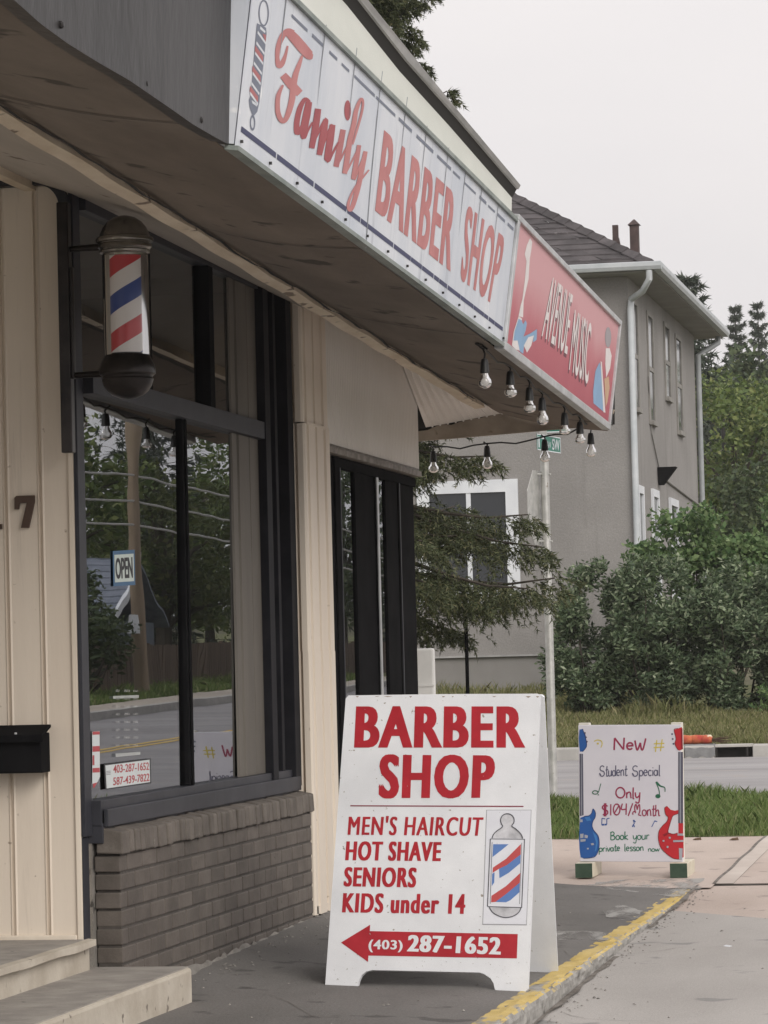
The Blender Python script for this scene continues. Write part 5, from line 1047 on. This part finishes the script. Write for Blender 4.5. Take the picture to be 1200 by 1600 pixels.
# hip roof with stepped shingle courses
p_ = .60; mb = MB(); nC = 30; half = (ey1-ey0)/2; rr = random.Random(8)
for c in range(nC):
    a0 = half*c/nC; a1 = half*(c+1)/nC; z0 = ez+p_*a0+.018; z1 = ez+p_*a1
    A = [(ex0+a0, ey0+a0), (ex1-a0, ey0+a0), (ex1-a0, ey1-a0), (ex0+a0, ey1-a0)]; B = [(ex0+a1, ey0+a1), (ex1-a1, ey0+a1), (ex1-a1, ey1-a1), (ex0+a1, ey1-a1)]
    for k in range(4):
        p0, p1, q1, q0 = A[k], A[(k+1) % 4], B[(k+1) % 4], B[k]; nS = max(3, int(math.hypot(p1[0]-p0[0], p1[1]-p0[1])/.30)) if k in (0, 1) else 3
        for s_ in range(nS):
            t0, t1 = s_/nS, (s_+1)/nS; j = rr.uniform(-.006, .010); L_ = lambda a, b_, t: (a[0]+(b_[0]-a[0])*t, a[1]+(b_[1]-a[1])*t)
            e0, e1, f1, f0 = L_(p0, p1, t0), L_(p0, p1, t1), L_(q0, q1, t1), L_(q0, q1, t0)
            mb.quad((*e0, z0+j), (*e1, z0+j), (*f1, z1), (*f0, z1)); mb.quad((*e0, z0+j), (*e1, z0+j), (*e1, z0-.03), (*e0, z0-.03))
roof = mb.build('roof', SHIN, house)
mb = MB()
for k in range(26):
    a = k*.2; c = np.array([ex1-a-.02, ey0+a+.02, ez+p_*a+.03]); d = np.array([-.22, .22, p_*.22]); s_ = np.array([.09, .09, -.05])
    mb.hexa([c-s_*[1,1,-1]+[-.0,0,-.02], c+[0,0,.0], c+d+[0,0,.0], c+d-s_*[1,1,-1]], [c-s_*[1,1,-1]+[0,0,.02], c+[0,0,.055], c+d+[0,0,.03], c+d-s_*[1,1,-1]+[0,0,.01]])
    mb.hexa([c+[0,0,.0], c+s_, c+d+s_, c+d], [c+[0,0,.055], c+s_+[0,0,.02], c+d+s_+[0,0,.01], c+d+[0,0,.03]])
mb.build('hip_cap', SHIN, roof)
def gutter(p0, p1, nrm):
    p0, p1, nrm = map(np.array, (p0, p1, nrm)); prof = [(0, 0), (.10, .0), (.125, .05), (.125, .11), (.115, .118), (.10, .112), (0, .10)]
    vs = [p+nrm*a+np.array([0, 0, z]) for p in (p0, p1) for a, z in prof]; k = len(prof); return vs, [(i, (i+1) % k, k+(i+1) % k, k+i) for i in range(k)]+[tuple(range(k)), tuple(range(2*k-1, k-1, -1))]
mb = MB(); mb.add(*gutter((ex0, ey0, 6.978), (ex1+.125, ey0, 6.978), (0., -1., 0.))); mb.add(*gutter((ex1+.002, ey0+.002, 6.9765), (ex1, ey1, 6.976), (1., 0., 0.))); mb.build('gutter', GUT, house)
mb = MB(); mb.tube([(ex1-.06, ey0-.05, 6.97), (ex1-.06, ey0-.05, 6.84), (ex1-.18, ey0+.10, 6.68), (HX+.06, HY-.04, 6.60), (HX+.045, HY-.06, 6.45), (HX+.045, HY-.06, 1.0)], [.05]*6, 10); mb.build('downspout', GUT, house, smooth=True)
mb = MB(); mb.tube([(ex1-.05, HBY+.35, 6.97), (ex1-.05, HBY+.35, 6.84), (HX+.2, HBY+.2, 6.70), (HX+.07, HBY-.05, 6.6), (HX+.07, HBY-.08, 1.0)], [.05]*5, 10); mb.build('downspout', rough_mat('weathered downspout', (.25,.27,.28), (.36,.38,.39), 3, .5), house, smooth=True)
for u, v0, v1, w_, yy, capd in ((962, 352, 374, 9, 50.6, 0), (992, 352, 386, 14, 50.4, 1)):
    b_ = on_y(u, v1, yy); t_ = on_y(u, v0, yy); r_ = w_/105/2
    mb = MB().box((b_[0]-r_, yy-r_, b_[2]-.3), (b_[0]+r_, yy+r_, t_[2]))
    if capd: mb.hexa([(b_[0]-r_*1.4, yy-r_*1.4, t_[2]), (b_[0]+r_*1.4, yy-r_*1.4, t_[2]), (b_[0]+r_*1.4, yy+r_*1.4, t_[2]), (b_[0]-r_*1.4, yy+r_*1.4, t_[2])], [(b_[0]-.01, yy-.01, t_[2]+.09), (b_[0]+.01, yy-.01, t_[2]+.09), (b_[0]+.01, yy+.01, t_[2]+.09), (b_[0]-.01, yy+.01, t_[2]+.09)])
    else: mb.hexa([(b_[0]-r_, yy-r_*2, b_[2]-.3), (b_[0]+r_*2.4, yy-r_*2, b_[2]-.3), (b_[0]+r_*2.4, yy+r_*2, b_[2]-.3), (b_[0]-r_, yy+r_*2, b_[2]-.3)], [(b_[0]-r_, yy-r_, b_[2]+.06), (b_[0]+r_*1.2, yy-r_, b_[2]+.02), (b_[0]+r_*1.2, yy+r_, b_[2]+.02), (b_[0]-r_, yy+r_, b_[2]+.06)])
    mb.build('roof_vent', rough_mat('rusty vent', (.045,.028,.026), (.085,.055,.05), 8, .7), roof)
HG = glass_mat('house glass', 1.6, (.5,.52,.54)); DKI = plain('dark room', (.02,.02,.022), .9)
def hwin(axis, a0, a1, z0, z1, tw, bars=(), sill=.05, trim=WHT, proud=.04):
    """window on the front wall (axis y) or the side wall (axis x)"""
    T = (lambda a, d, z: (a, HY-d, z)) if axis == 'y' else (lambda a, d, z: (HX+d, a, z))
    def bx_(mb, a0, a1, z0, z1, d0, d1): p, q = T(a0, d0, z0), T(a1, d1, z1); mb.box(np.minimum(p, q), np.maximum(p, q))
    mb = MB(); bx_(mb, a0-tw, a0, z0-tw, z1+tw, .002, proud); bx_(mb, a1, a1+tw, z0-tw, z1+tw, .002, proud); bx_(mb, a0, a1, z1, z1+tw, .002, proud); bx_(mb, a0, a1, z0-tw, z0, .002, proud+sill)
    w_ = mb.build('window', trim, house)
    for kind, v in bars:
        mb = MB(); 
        if kind == 'v': bx_(mb, v-.035, v+.035, z0, z1, .004, proud*.7)
        else: bx_(mb, a0, a1, v-.035, v+.035, .004, proud*.75)
        mb.build('sash_bar', trim, w_)
    mb = MB(); bx_(mb, a0, a1, z0, z1, .003, .006); mb.build('pane', HG2, w_)
m, n, b = _new('dark reflective pane'); b.inputs['Base Color'].default_value = (.03,.033,.038,1); b.inputs['Roughness'].default_value = .08; HG2 = m
hwin('y', -9.05, -7.88, 2.30, 3.78, .19, (('v', -8.45), ('h', 3.02)), .05)
hwin('y', -9.05, -7.88, 5.0, 6.4, .15, (('h', 5.7),), .05)
GT2 = rough_mat('grey painted trim', (.20,.19,.175), (.30,.285,.265), 5, .7, .001)
for y0, y1, z0, z1 in ((50.05, 50.5, 5.02, 6.6), (51.9, 52.55, 4.95, 6.6), (54.3, 54.95, 5.50, 6.66), (56.0, 56.75, 5.05, 6.62)): hwin('x', y0, y1, z0, z1, .07, (('h', (z0+z1)/2),), .04, GT2, .025)
for y0, y1, z0, z1 in ((50.0, 50.5, 1.9, 3.72), (51.9, 52.55, 1.9, 3.75), (54.4, 55.4, 2.3, 3.72)): hwin('x', y0, y1, z0, z1, .12, (('h', (z0+z1)/2),), .05, WHT, .04)
c = on_x(1040, 742, HX+.12); mb = MB().hexa([(HX+.01, c[1]-.06, c[2]-.16), (HX+.09, c[1]-.06, c[2]-.16), (HX+.09, c[1]+.06, c[2]-.16), (HX+.01, c[1]+.06, c[2]-.16)], [(HX+.01, c[1]-.14, c[2]+.12), (HX+.30, c[1]-.14, c[2]+.12), (HX+.30, c[1]+.14, c[2]+.12), (HX+.01, c[1]+.14, c[2]+.12)])
mb.build('wall_lamp', M['black'], house)
mb = MB(); mb.tube([(HX+.02, c[1]+.1, c[2]), (HX+.02, 57, c[2]-.15), (HX+.02, HBY-.1, c[2]-.22)], .018, 6); mb.tube([(HX+.02, c[1], c[2]+.1), (HX+.02, c[1]-.9, c[2]+.6), (HX+.02, c[1]-1.1, c[2]+1.5)], .012, 6); mb.build('conduit', STUCD, house)

# ================================================================ SIGN POST, SMALL POSTS, UTILITY BOX, LITTER, DRAIN SOCK
pb = on_y(865, 1246, 27.48); pt_ = on_y(850, 700, 27.48); px0 = (pb[0]+pt_[0])/2
sp = thing('street_sign_post', (px0, 27.48, .08), 'grey metal post carrying green street name blades and the back of a stop sign', 'street sign')
MB().tube([(px0, 27.48, 0), (px0, 27.48, float(pt_[2]))], .036, 14).build('post', M['steel'], sp, smooth=True)
d = np.array([math.cos(R_(82)), math.sin(R_(82)), 0]); nn = np.array([d[1], -d[0], 0]); oc = np.array([px0-.055, 27.44, 2.50])
oct_ = [(.31/math.cos(R_(22.5))*math.cos(R_(22.5+45*k)), .31/math.cos(R_(22.5))*math.sin(R_(22.5+45*k))) for k in range(8)]
MB().prism([oc+d*a+np.array([0, 0, z]) for a, z in oct_], -nn*.004).build('stop_plate', M['steel'], sp)
for z in (2.22, 2.78): MB().tube([oc+[-.01,0,z-2.5], (px0+.04, 27.48, z), (px0+.05, 27.47, z)], .008, 6).build('bolt', M['steel'], sp)
GRN = rough_mat('green sign sheeting', (.005,.14,.095), (.01,.18,.125), 9, .4, 0)
bz0 = float(on_y(853, 706, 27.48)[2]); bz1 = float(on_y(853, 681, 27.48)[2]); d = np.array([math.cos(R_(80)), math.sin(R_(80)), 0]); bc_ = np.array([px0+.0, 27.48, bz0])
PBld = Plane(bc_-d*.31+np.array([d[1], -d[0], 0])*.045, d, (0, 0, 1)); hB = bz1-bz0
MB().hexa([PBld.pt(a, b_, -.004) for a, b_ in ((0,0),(.62,0),(.62,hB),(0,hB))], [PBld.pt(a, b_, 0) for a, b_ in ((0,0),(.62,0),(.62,hB),(0,hB))]).build('street_blade', GRN, sp)
mb = MB(); put_text(mb, PBld, '17', (.03,hB-.02),(.22,hB-.02),(.03,.02),(.22,.02), h=.0015, offset=.015, px=False); put_text(mb, PBld, 'AV', (.24,hB-.05),(.36,hB-.05),(.24,.03),(.36,.03), h=.0015, offset=.0, px=False); put_text(mb, PBld, 'SW', (.39,hB-.02),(.59,hB-.02),(.39,.02),(.59,.02), h=.0015, offset=.015, px=False)
for a0, a1, b0, b1 in ((.0, .62, 0, .008), (.0, .62, hB-.008, hB), (0, .01, 0, hB), (.61, .62, 0, hB)): mb.quad(PBld.pt(a0, b0, .001), PBld.pt(a1, b0, .001), PBld.pt(a1, b1, .001), PBld.pt(a0, b1, .001))
mb.build('blade_lettering', WHT, sp)
z2 = float(on_y(880, 676, 27.48)[2]); MB().box((px0-.02, 27.46, z2), (px0+.20, 27.466, z2+.14)).build('street_blade', GRN, sp); MB().box((px0-.02, 27.455, z2+.002), (px0+.20, 27.459, z2+.012)).build('blade_edge', WHT, sp)
MB().box((px0-.03, 27.45, bz1-.02), (px0+.03, 27.51, z2+.16)).build('blade_bracket', M['steel'], sp)
a = on_y(728, 975, 24.9); po = MB().tube([(a[0], 24.9, -.1), (a[0], 24.9, 1.62)], .014, 8)
tag(po.build('metal_post', M['black'], loc=(a[0], 24.9, 0)), 'thin black metal post standing under the spruce branches', 'post')
a = on_y(671, 1050, 18.35); zt = float(on_y(671, 1013, 18.35)[2]); ub = thing('utility_box', (a[0], 18.35, 0), 'white ribbed plastic box standing at the far corner of the shop', 'box')
PLA = rough_mat('white plastic', (.66,.66,.64), (.75,.75,.73), 5, .5, .001)
MB().box((a[0]-.30, 18.33, 0), (a[0]+.030, 18.38, zt)).build('housing', PLA, ub, bevel=.012)
mb = MB()
for k in range(7): mb.box((a[0]-.30, 18.324, .2+k*.15), (a[0]+.029, 18.3295, .21+k*.15))
mb.build('rib', PLA, ub)
a = on_z(1133, 1483, -.075); mb = MB().prism([a+np.array(p) for p in ((-.022,0,.006),(0,.05,.012),(.026,.03,.006),(.03,.0,.012),(.006,-.035,.004))], (0, 0, .003)); tag(mb.build('paper_scrap', WHT, loc=a), 'white torn paper scrap lying on the grey lane', 'litter')
LF = plain('dry leaf', (.10,.055,.025), .8)
for u, v, lab in ((1145,1315,'brown dry leaf on the pink sidewalk right of the music board, the farther one'), (1087,1315,'small brown dry leaf on the sidewalk just right of the music board'), (936,1560,'dark leaf lying on the grey lane below the yellow kerb')):
    a = on_z(u, v, .045 if v < 1400 else -.115); mb = MB().prism([a+np.array(p)*(1.5 if v < 1400 else 1) for p in ((-.018,0,.004),(-.005,.03,.012),(.02,.02,.016),(.026,-.006,.006),(.004,-.022,.01))], (0, 0, .002)); tag(mb.build('dry_leaf', LF, loc=a), lab, 'leaf')
a = on(1062, 1172, 1, 37.35)
sock = thing('drain_sock', (-3.85, 37.5, .24), 'orange and yellow filter sock lying on kerb beside the storm drain', 'drain sock')
pr_ = np.linspace(0, 1, 22); xs_ = -4.06+pr_*.36
ORG = rough_mat('orange mesh', (.36,.045,.03), (.52,.16,.06), 9, .8, .006, 30, spots=(.62,.56,.42), spot_scale=7, spot_at=.53)
MB().tube([(x, 37.56+.01*math.sin(k), .295+.002*math.sin(k*.7)) for k, x in enumerate(xs_)], [.03]+[.050+.0015*math.sin(k*.9) for k in range(20)]+[.03], 12).build('sock_body', ORG, sock, smooth=True)
mb = MB(); rr = random.Random(5)
for k in range(26): p = np.array([-3.71, 37.54, .29]); mb.tube([p, p+[rr.uniform(.03,.24), rr.uniform(-.05,.05), rr.uniform(-.05,.05)]], [.006, .002], 4)
mb.build('frayed_end', plain('brown fibre', (.07,.04,.025), .9), sock)
mb = MB().grid(16, 6, lambda i, j: (-4.02+i*.36+.03*j*(1-i), 37.60-.02*j-.18*min(1, j*2.2), .245 if j < .3 else .245-(j-.3)*.21+.012*math.sin(i*14)*j)); tag(mb.build('fabric_flap', rough_mat('grey geotextile', (.16,.16,.16), (.24,.24,.24), 10, .9), sock))

# ================================================================ PLANTS
spruce('spruce_tree', (-4.92, 24.3, .08), 9.6, 1.22, 48, 6, 20, 5, 19, .042, .010, LM['spruce'], 'dark spruce with drooping branches between the shop and the house', seed=5, h0=.19, droop=.44, tr=.13, power=1.2, hj=.16, hang=.7)
hz = lambda x, y: float(gz(np.array(x), np.array(y)))
GS = 'grey green shrubs in front of the house'
for k, (x, y, rx, ry, rz, n_, lab) in enumerate(((-5.80, 43.7, .62, .6, 1.06, 32, 'grey green shrub nearest the sign post, left end of the hedge'), (-4.95, 43.5, .75, .7, 1.12, 40, 'tall grey green shrub in the middle of the hedge'), (-3.95, 43.6, .85, .7, 1.0, 42, 'broad grey green shrub behind the music board, right part of hedge'), (-2.9, 43.5, .8, .7, .98, 36, 'grey green shrub at the right edge of the photo'))):
    z0 = hz(x, y); ex_ = []
    if k == 0: ex_ = [(-6.28, 43.5, z0+.95, .16), (-6.22, 43.4, z0+.75, .18), (-6.14, 43.4, z0+1.35, .15), (-6.2, 43.5, z0+1.1, .14)]
    leafy('shrub', (x, y, z0), (x, y, z0+rz*.88), (rx, ry, rz), int(n_*2.3), .12, .23, 6800, .080, .031, LM['shrub'], lab, 'shrub', GS, seed=20+k, stems=16, trunk_r=.018, updir=.45, lo=-1, flat=1.0, shell=.55, extra=ex_)
leafy('maple_bush', (-4.6, 47.3, hz(-4.6, 47.3)), (-4.65, 46.6, 2.32), (1.2, .8, .95), 40, .22, .36, 3000, .085, .062, LM['bright'], 'bright green broad leaved bush rising behind the grey green shrubs', 'bush', None, seed=31, stems=12, trunk_r=.03, updir=-.1, lo=-1, shell=.45)
leafy('maple_bush', (-2.9, 47.6, hz(-2.9, 47.6)), (-3.1, 47.4, 2.5), (1.2, .9, 1.05), 34, .22, .36, 2600, .085, .062, LM['bright'], 'bright green bush cut by the right edge of the photo', 'bush', None, seed=32, stems=12, trunk_r=.03, updir=-.1, lo=-1, shell=.45)
leafy('garden_weed', (-3.35, 42.6, hz(-3.35, 42.6)), (-3.35, 42.6, hz(-3.35, 42.6)+.2), (.35, .25, .18), 14, .08, .14, 2600, .07, .03, LM['bright'], 'low bright weed clump in the verge right of the storm drain', 'weed', None, seed=33, stems=8, trunk_r=.006, updir=.5)
BT = 'trees behind the house'
for k, (x, y, zc, rx, rz, n_, mt, lab) in enumerate(((-6.6, 74, 4.6, 2.3, 2.7, 70, 'decid', 'full green tree beside the far corner of the house'), (-4.6, 70, 3.6, 2.2, 2.2, 56, 'dark', 'darker green tree low behind the bright bush at right'), (-9.2, 88, 6.2, 2.6, 2.8, 60, 'decid', 'green tree half hidden by the house eave downspout'), (-6.2, 92, 6.6, 1.9, 2.0, 44, 'pale', 'pale yellowish green tree in the middle of the wooded slope'), (-3.6, 80, 5.4, 2.0, 2.6, 50, 'decid', 'tall green tree at the right edge above the bright bush'))):
    leafy('leafy_tree', (x, y, hz(x, y)), (x, y, zc), (rx, rx, rz), n_, .42, .8, 620, .135, .08, LM[mt], lab, 'tree', BT, seed=50+k, trunk_r=.16, updir=.1, shell=.5)
for k, (x, y, zc, rx, rz, n_, mt, lab) in enumerate(((-11.8, 112, 8.6, 3.0, 3.0, 40, 'dark', 'dark rounded tree on the slope left of the two thin spruces'), (-8.4, 114, 9.2, 3.0, 2.8, 40, 'dark', 'dark tree on the slope below the two thin spruces'), (-5.2, 118, 9.6, 3.2, 3.2, 40, 'decid', 'far green tree on the slope at the right edge'), (-14.4, 120, 9.4, 3.2, 3.2, 30, 'dark', 'far dark tree just above the corner of the house eave'))):
    leafy('leafy_tree', (x, y, hz(x, y)), (x, y, zc), (rx, rx, rz), n_, .6, 1.1, 190, .26, .17, LM[mt], lab, 'tree', BT, seed=70+k, trunk_r=.2, updir=.1, shell=.5)
FS = 'far spruces'
for k, (x, y, ztop, R0, lab) in enumerate(((-12.3, 140, 15.9, 1.15, 'thin far spruce on the skyline, left one of the pair'), (-11.35, 140, 16.0, 1.15, 'thin far spruce on the skyline, right one of the pair'), (-8.15, 80, 10.4, 1.6, 'spruce top showing behind the house roof gutter'))):
    zb = hz(x, y); spruce('far_spruce', (x, y, zb), ztop-zb, R0*1.15, 26, 6, 8, 1, 7, .20, .055, LM['far_spruce'], lab, FS, seed=80+k, h0=.1, droop=.25, tr=.12)
lp_ = on_y(1138, 640, 76.5); tl = thing('lamp_post', (lp_[0], 76.5, hz(lp_[0], 76.5)), 'dark post with box head standing among the trees beyond the house', 'lamp post')
MB().tube([(lp_[0]-.13, 76.5, hz(lp_[0], 76.5)-.1), (lp_[0]-.13, 76.5, lp_[2]+.1)], .05, 8).build('post', M['fascia'], tl); MB().box((lp_[0]-.19, 76.4, lp_[2]+.02), (lp_[0]+.19, 76.6, lp_[2]+.22)).build('lamp_head', M['fascia'], tl, bevel=.03)

# ================================================================ ACROSS THE MAIN STREET (seen mirrored in the window)
up_ = thing('utility_pole', (10.32, 62, hz(10.32, 62)), 'weathered wooden utility pole across the street, mirrored in the window', 'utility pole')
WOODP = rough_mat('weathered pole wood', (.20,.15,.105), (.32,.25,.18), 4, .9, .006, 20, st=(1,1,.1))
MB().tube([(10.30, 62, .5), (10.40, 62, 4.6), (10.32, 62, 10.2)], [.16, .14, .11], 12).build('pole', WOODP, up_, smooth=True); MB().box((9.5, 61.85, 9.0), (11.2, 61.97, 9.14)).build('crossarm', WOODP, up_)
MB().box((10.27, 61.80, 1.80), (10.47, 61.815, 2.15)).build('notice_plate', WHT, up_)
for k, z in enumerate((4.85, 4.35, 3.90)):
    mb = MB(); mb.tube([(11.8, 20, z+.2), (11.2, 42, z-.55), (10.35, 61.9, z), (9.8, 84, z-.4), (9.3, 110, z+1.2)], .022, 6)
    tag(mb.build('overhead_wire', plain('grey cable', (.40,.39,.37), .6), loc=(10.35, 61.9, z)), ('highest', 'middle', 'lowest')[k]+' of the three grey overhead wires mirrored in the window', 'wire', 'overhead wires')
fb = thing('board_fence', (11, 58, hz(11, 58)), 'brown vertical board fence across the street, mirrored in the window', 'fence')
WOODF = rough_mat('brown fence boards', (.095,.065,.048), (.16,.115,.085), 3, .9, .004, 20, st=(1,1,.1)); mb = MB(); rr = random.Random(2); y = 63.5
while y < 92:
    x = 11.8-(y-70)*.05; z = hz(x, y)+.08; mb.box((x, y, z), (x+.03, y+.145, 1.62+max(0, (y-70)*.012)+rr.uniform(-.02, .02))); y += .15
mb.build('board', WOODF, fb); mb = MB()
for k in range(12): y = 63.5+k*2.5; x = 11.8-(y-70)*.05; mb.box((x+.035, y, hz(x, y)-.1), (x+.13, y+.1, 1.66+max(0, (y-70)*.012)))
mb.build('post', WOODF, fb)
sh = thing('shed', (12.3, 66, hz(12.3, 66)), 'low shed with blue grey shingle roof across the street, mirrored in the window', 'shed')
MB().box((12.05, 66, hz(12.3, 66)-.1), (15.05, 69.5, 2.1)).build('wall', rough_mat('shed siding', (.10,.12,.15), (.14,.16,.19), 2, .8), sh)
mb = MB()
for c_ in range(10):
    f0, f1 = c_/10, (c_+1)/10; mb.hexa([(11.85, 65.7+f0*2, 2.0+f0*1.4), (15.25, 65.7+f0*2, 2.0+f0*1.4), (15.25, 65.7+f1*2, 2.0+f1*1.4), (11.85, 65.7+f1*2, 2.0+f1*1.4)], [(11.85, 65.7+f0*2, 2.06+f0*1.4), (15.25, 65.7+f0*2, 2.06+f0*1.4), (15.25, 65.7+f1*2, 2.03+f1*1.4), (11.85, 65.7+f1*2, 2.03+f1*1.4)])
mb.hexa([(11.85, 67.7, 3.4), (15.25, 67.7, 3.4), (15.25, 69.8, 2.0), (11.85, 69.8, 2.0)], [(11.85, 67.7, 3.46), (15.25, 67.7, 3.46), (15.25, 69.8, 2.06), (11.85, 69.8, 2.06)]); mb.build('roof', rough_mat('blue grey shingles', (.13,.15,.19), (.22,.24,.29), 5, .9, .004, 20), sh)
MB().hexa([(11.79, 65.6, 1.93), (11.84, 65.6, 1.93), (11.84, 67.7, 3.35), (11.79, 67.7, 3.35)], [(11.79, 65.6, 2.12), (11.84, 65.6, 2.12), (11.84, 67.7, 3.55), (11.79, 67.7, 3.55)]).build('barge_board', WHT, sh)
leafy('round_bush', (11.2, 60.5, hz(11.2, 60.5)), (11.25, 60.5, 1.75), (1.0, 1.2, 1.35), 40, .25, .5, 900, .12, .07, LM['dark'], 'dark rounded bush across the street, mirrored low in the window', 'bush', None, seed=90, stems=10, trunk_r=.03)
AT = 'trees across the street'
for k, (x, y, zc, rx, rz, n_, mt, lab) in enumerate(((15.8, 74, 4.1, 2.4, 2.6, 60, 'decid', 'broad green tree behind the mirrored shed'), (14.4, 79, 3.9, 2.0, 2.3, 55, 'pale', 'lighter green tree behind the mirrored utility pole'), (13.8, 86, 4.0, 2.2, 2.2, 55, 'decid', 'green tree above the mirrored board fence'), (19.2, 84, 4.9, 3.0, 3.0, 60, 'dark', 'dark tree at the left of the mirrored row'), (13.3, 95, 4.7, 2.4, 2.4, 50, 'dark', 'dark tree at the far end of the mirrored fence'), (17.5, 95, 4.9, 3.0, 3.0, 50, 'decid', 'tall green tree behind the rest of the mirrored row'))):
    leafy('street_tree', (x, y, hz(x, y)), (x, y, zc), (rx, rx, rz), n_, .45, .85, 330, .17, .10, LM[mt], lab, 'tree', AT, seed=100+k, trunk_r=.18, updir=.1)
for k, (x, y, H, lab) in enumerate(((17.6, 90, 9.0, 'dark spruce over the mirrored shed'), (19.4, 95, 10.5, 'dark spruce at the left edge of the mirrored window view'), (15.25, 98, 7.6, 'dark spruce behind the mirrored pole'), (13.0, 104, 7.0, 'dark spruce at the right of the mirrored view'))):
    spruce('far_spruce', (x, y, hz(x, y)), H, 2.0, 24, 6, 8, 1, 7, .2, .06, LM['far_spruce'], lab, 'mirrored spruces', seed=120+k, h0=.1, droop=.3, tr=.14)

# ================================================================ HAZE (smoky summer air)
m = bpy.data.materials.new('smoky air'); m.use_nodes = True; n = m.node_tree; n.nodes.clear(); out = n.nodes.new('ShaderNodeOutputMaterial'); pv = n.nodes.new('ShaderNodeVolumePrincipled')
pv.inputs['Color'].default_value = (.92, .92, .92, 1); pv.inputs['Density'].default_value = .0004; pv.inputs['Anisotropy'].default_value = .2; n.links.new(pv.outputs[0], out.inputs['Volume'])
tag(MB().box((-95, -45, -4), (110, 185, 24)).build('haze', m), kind='stuff')   # HAZE
S.cycles.volume_bounces = 1
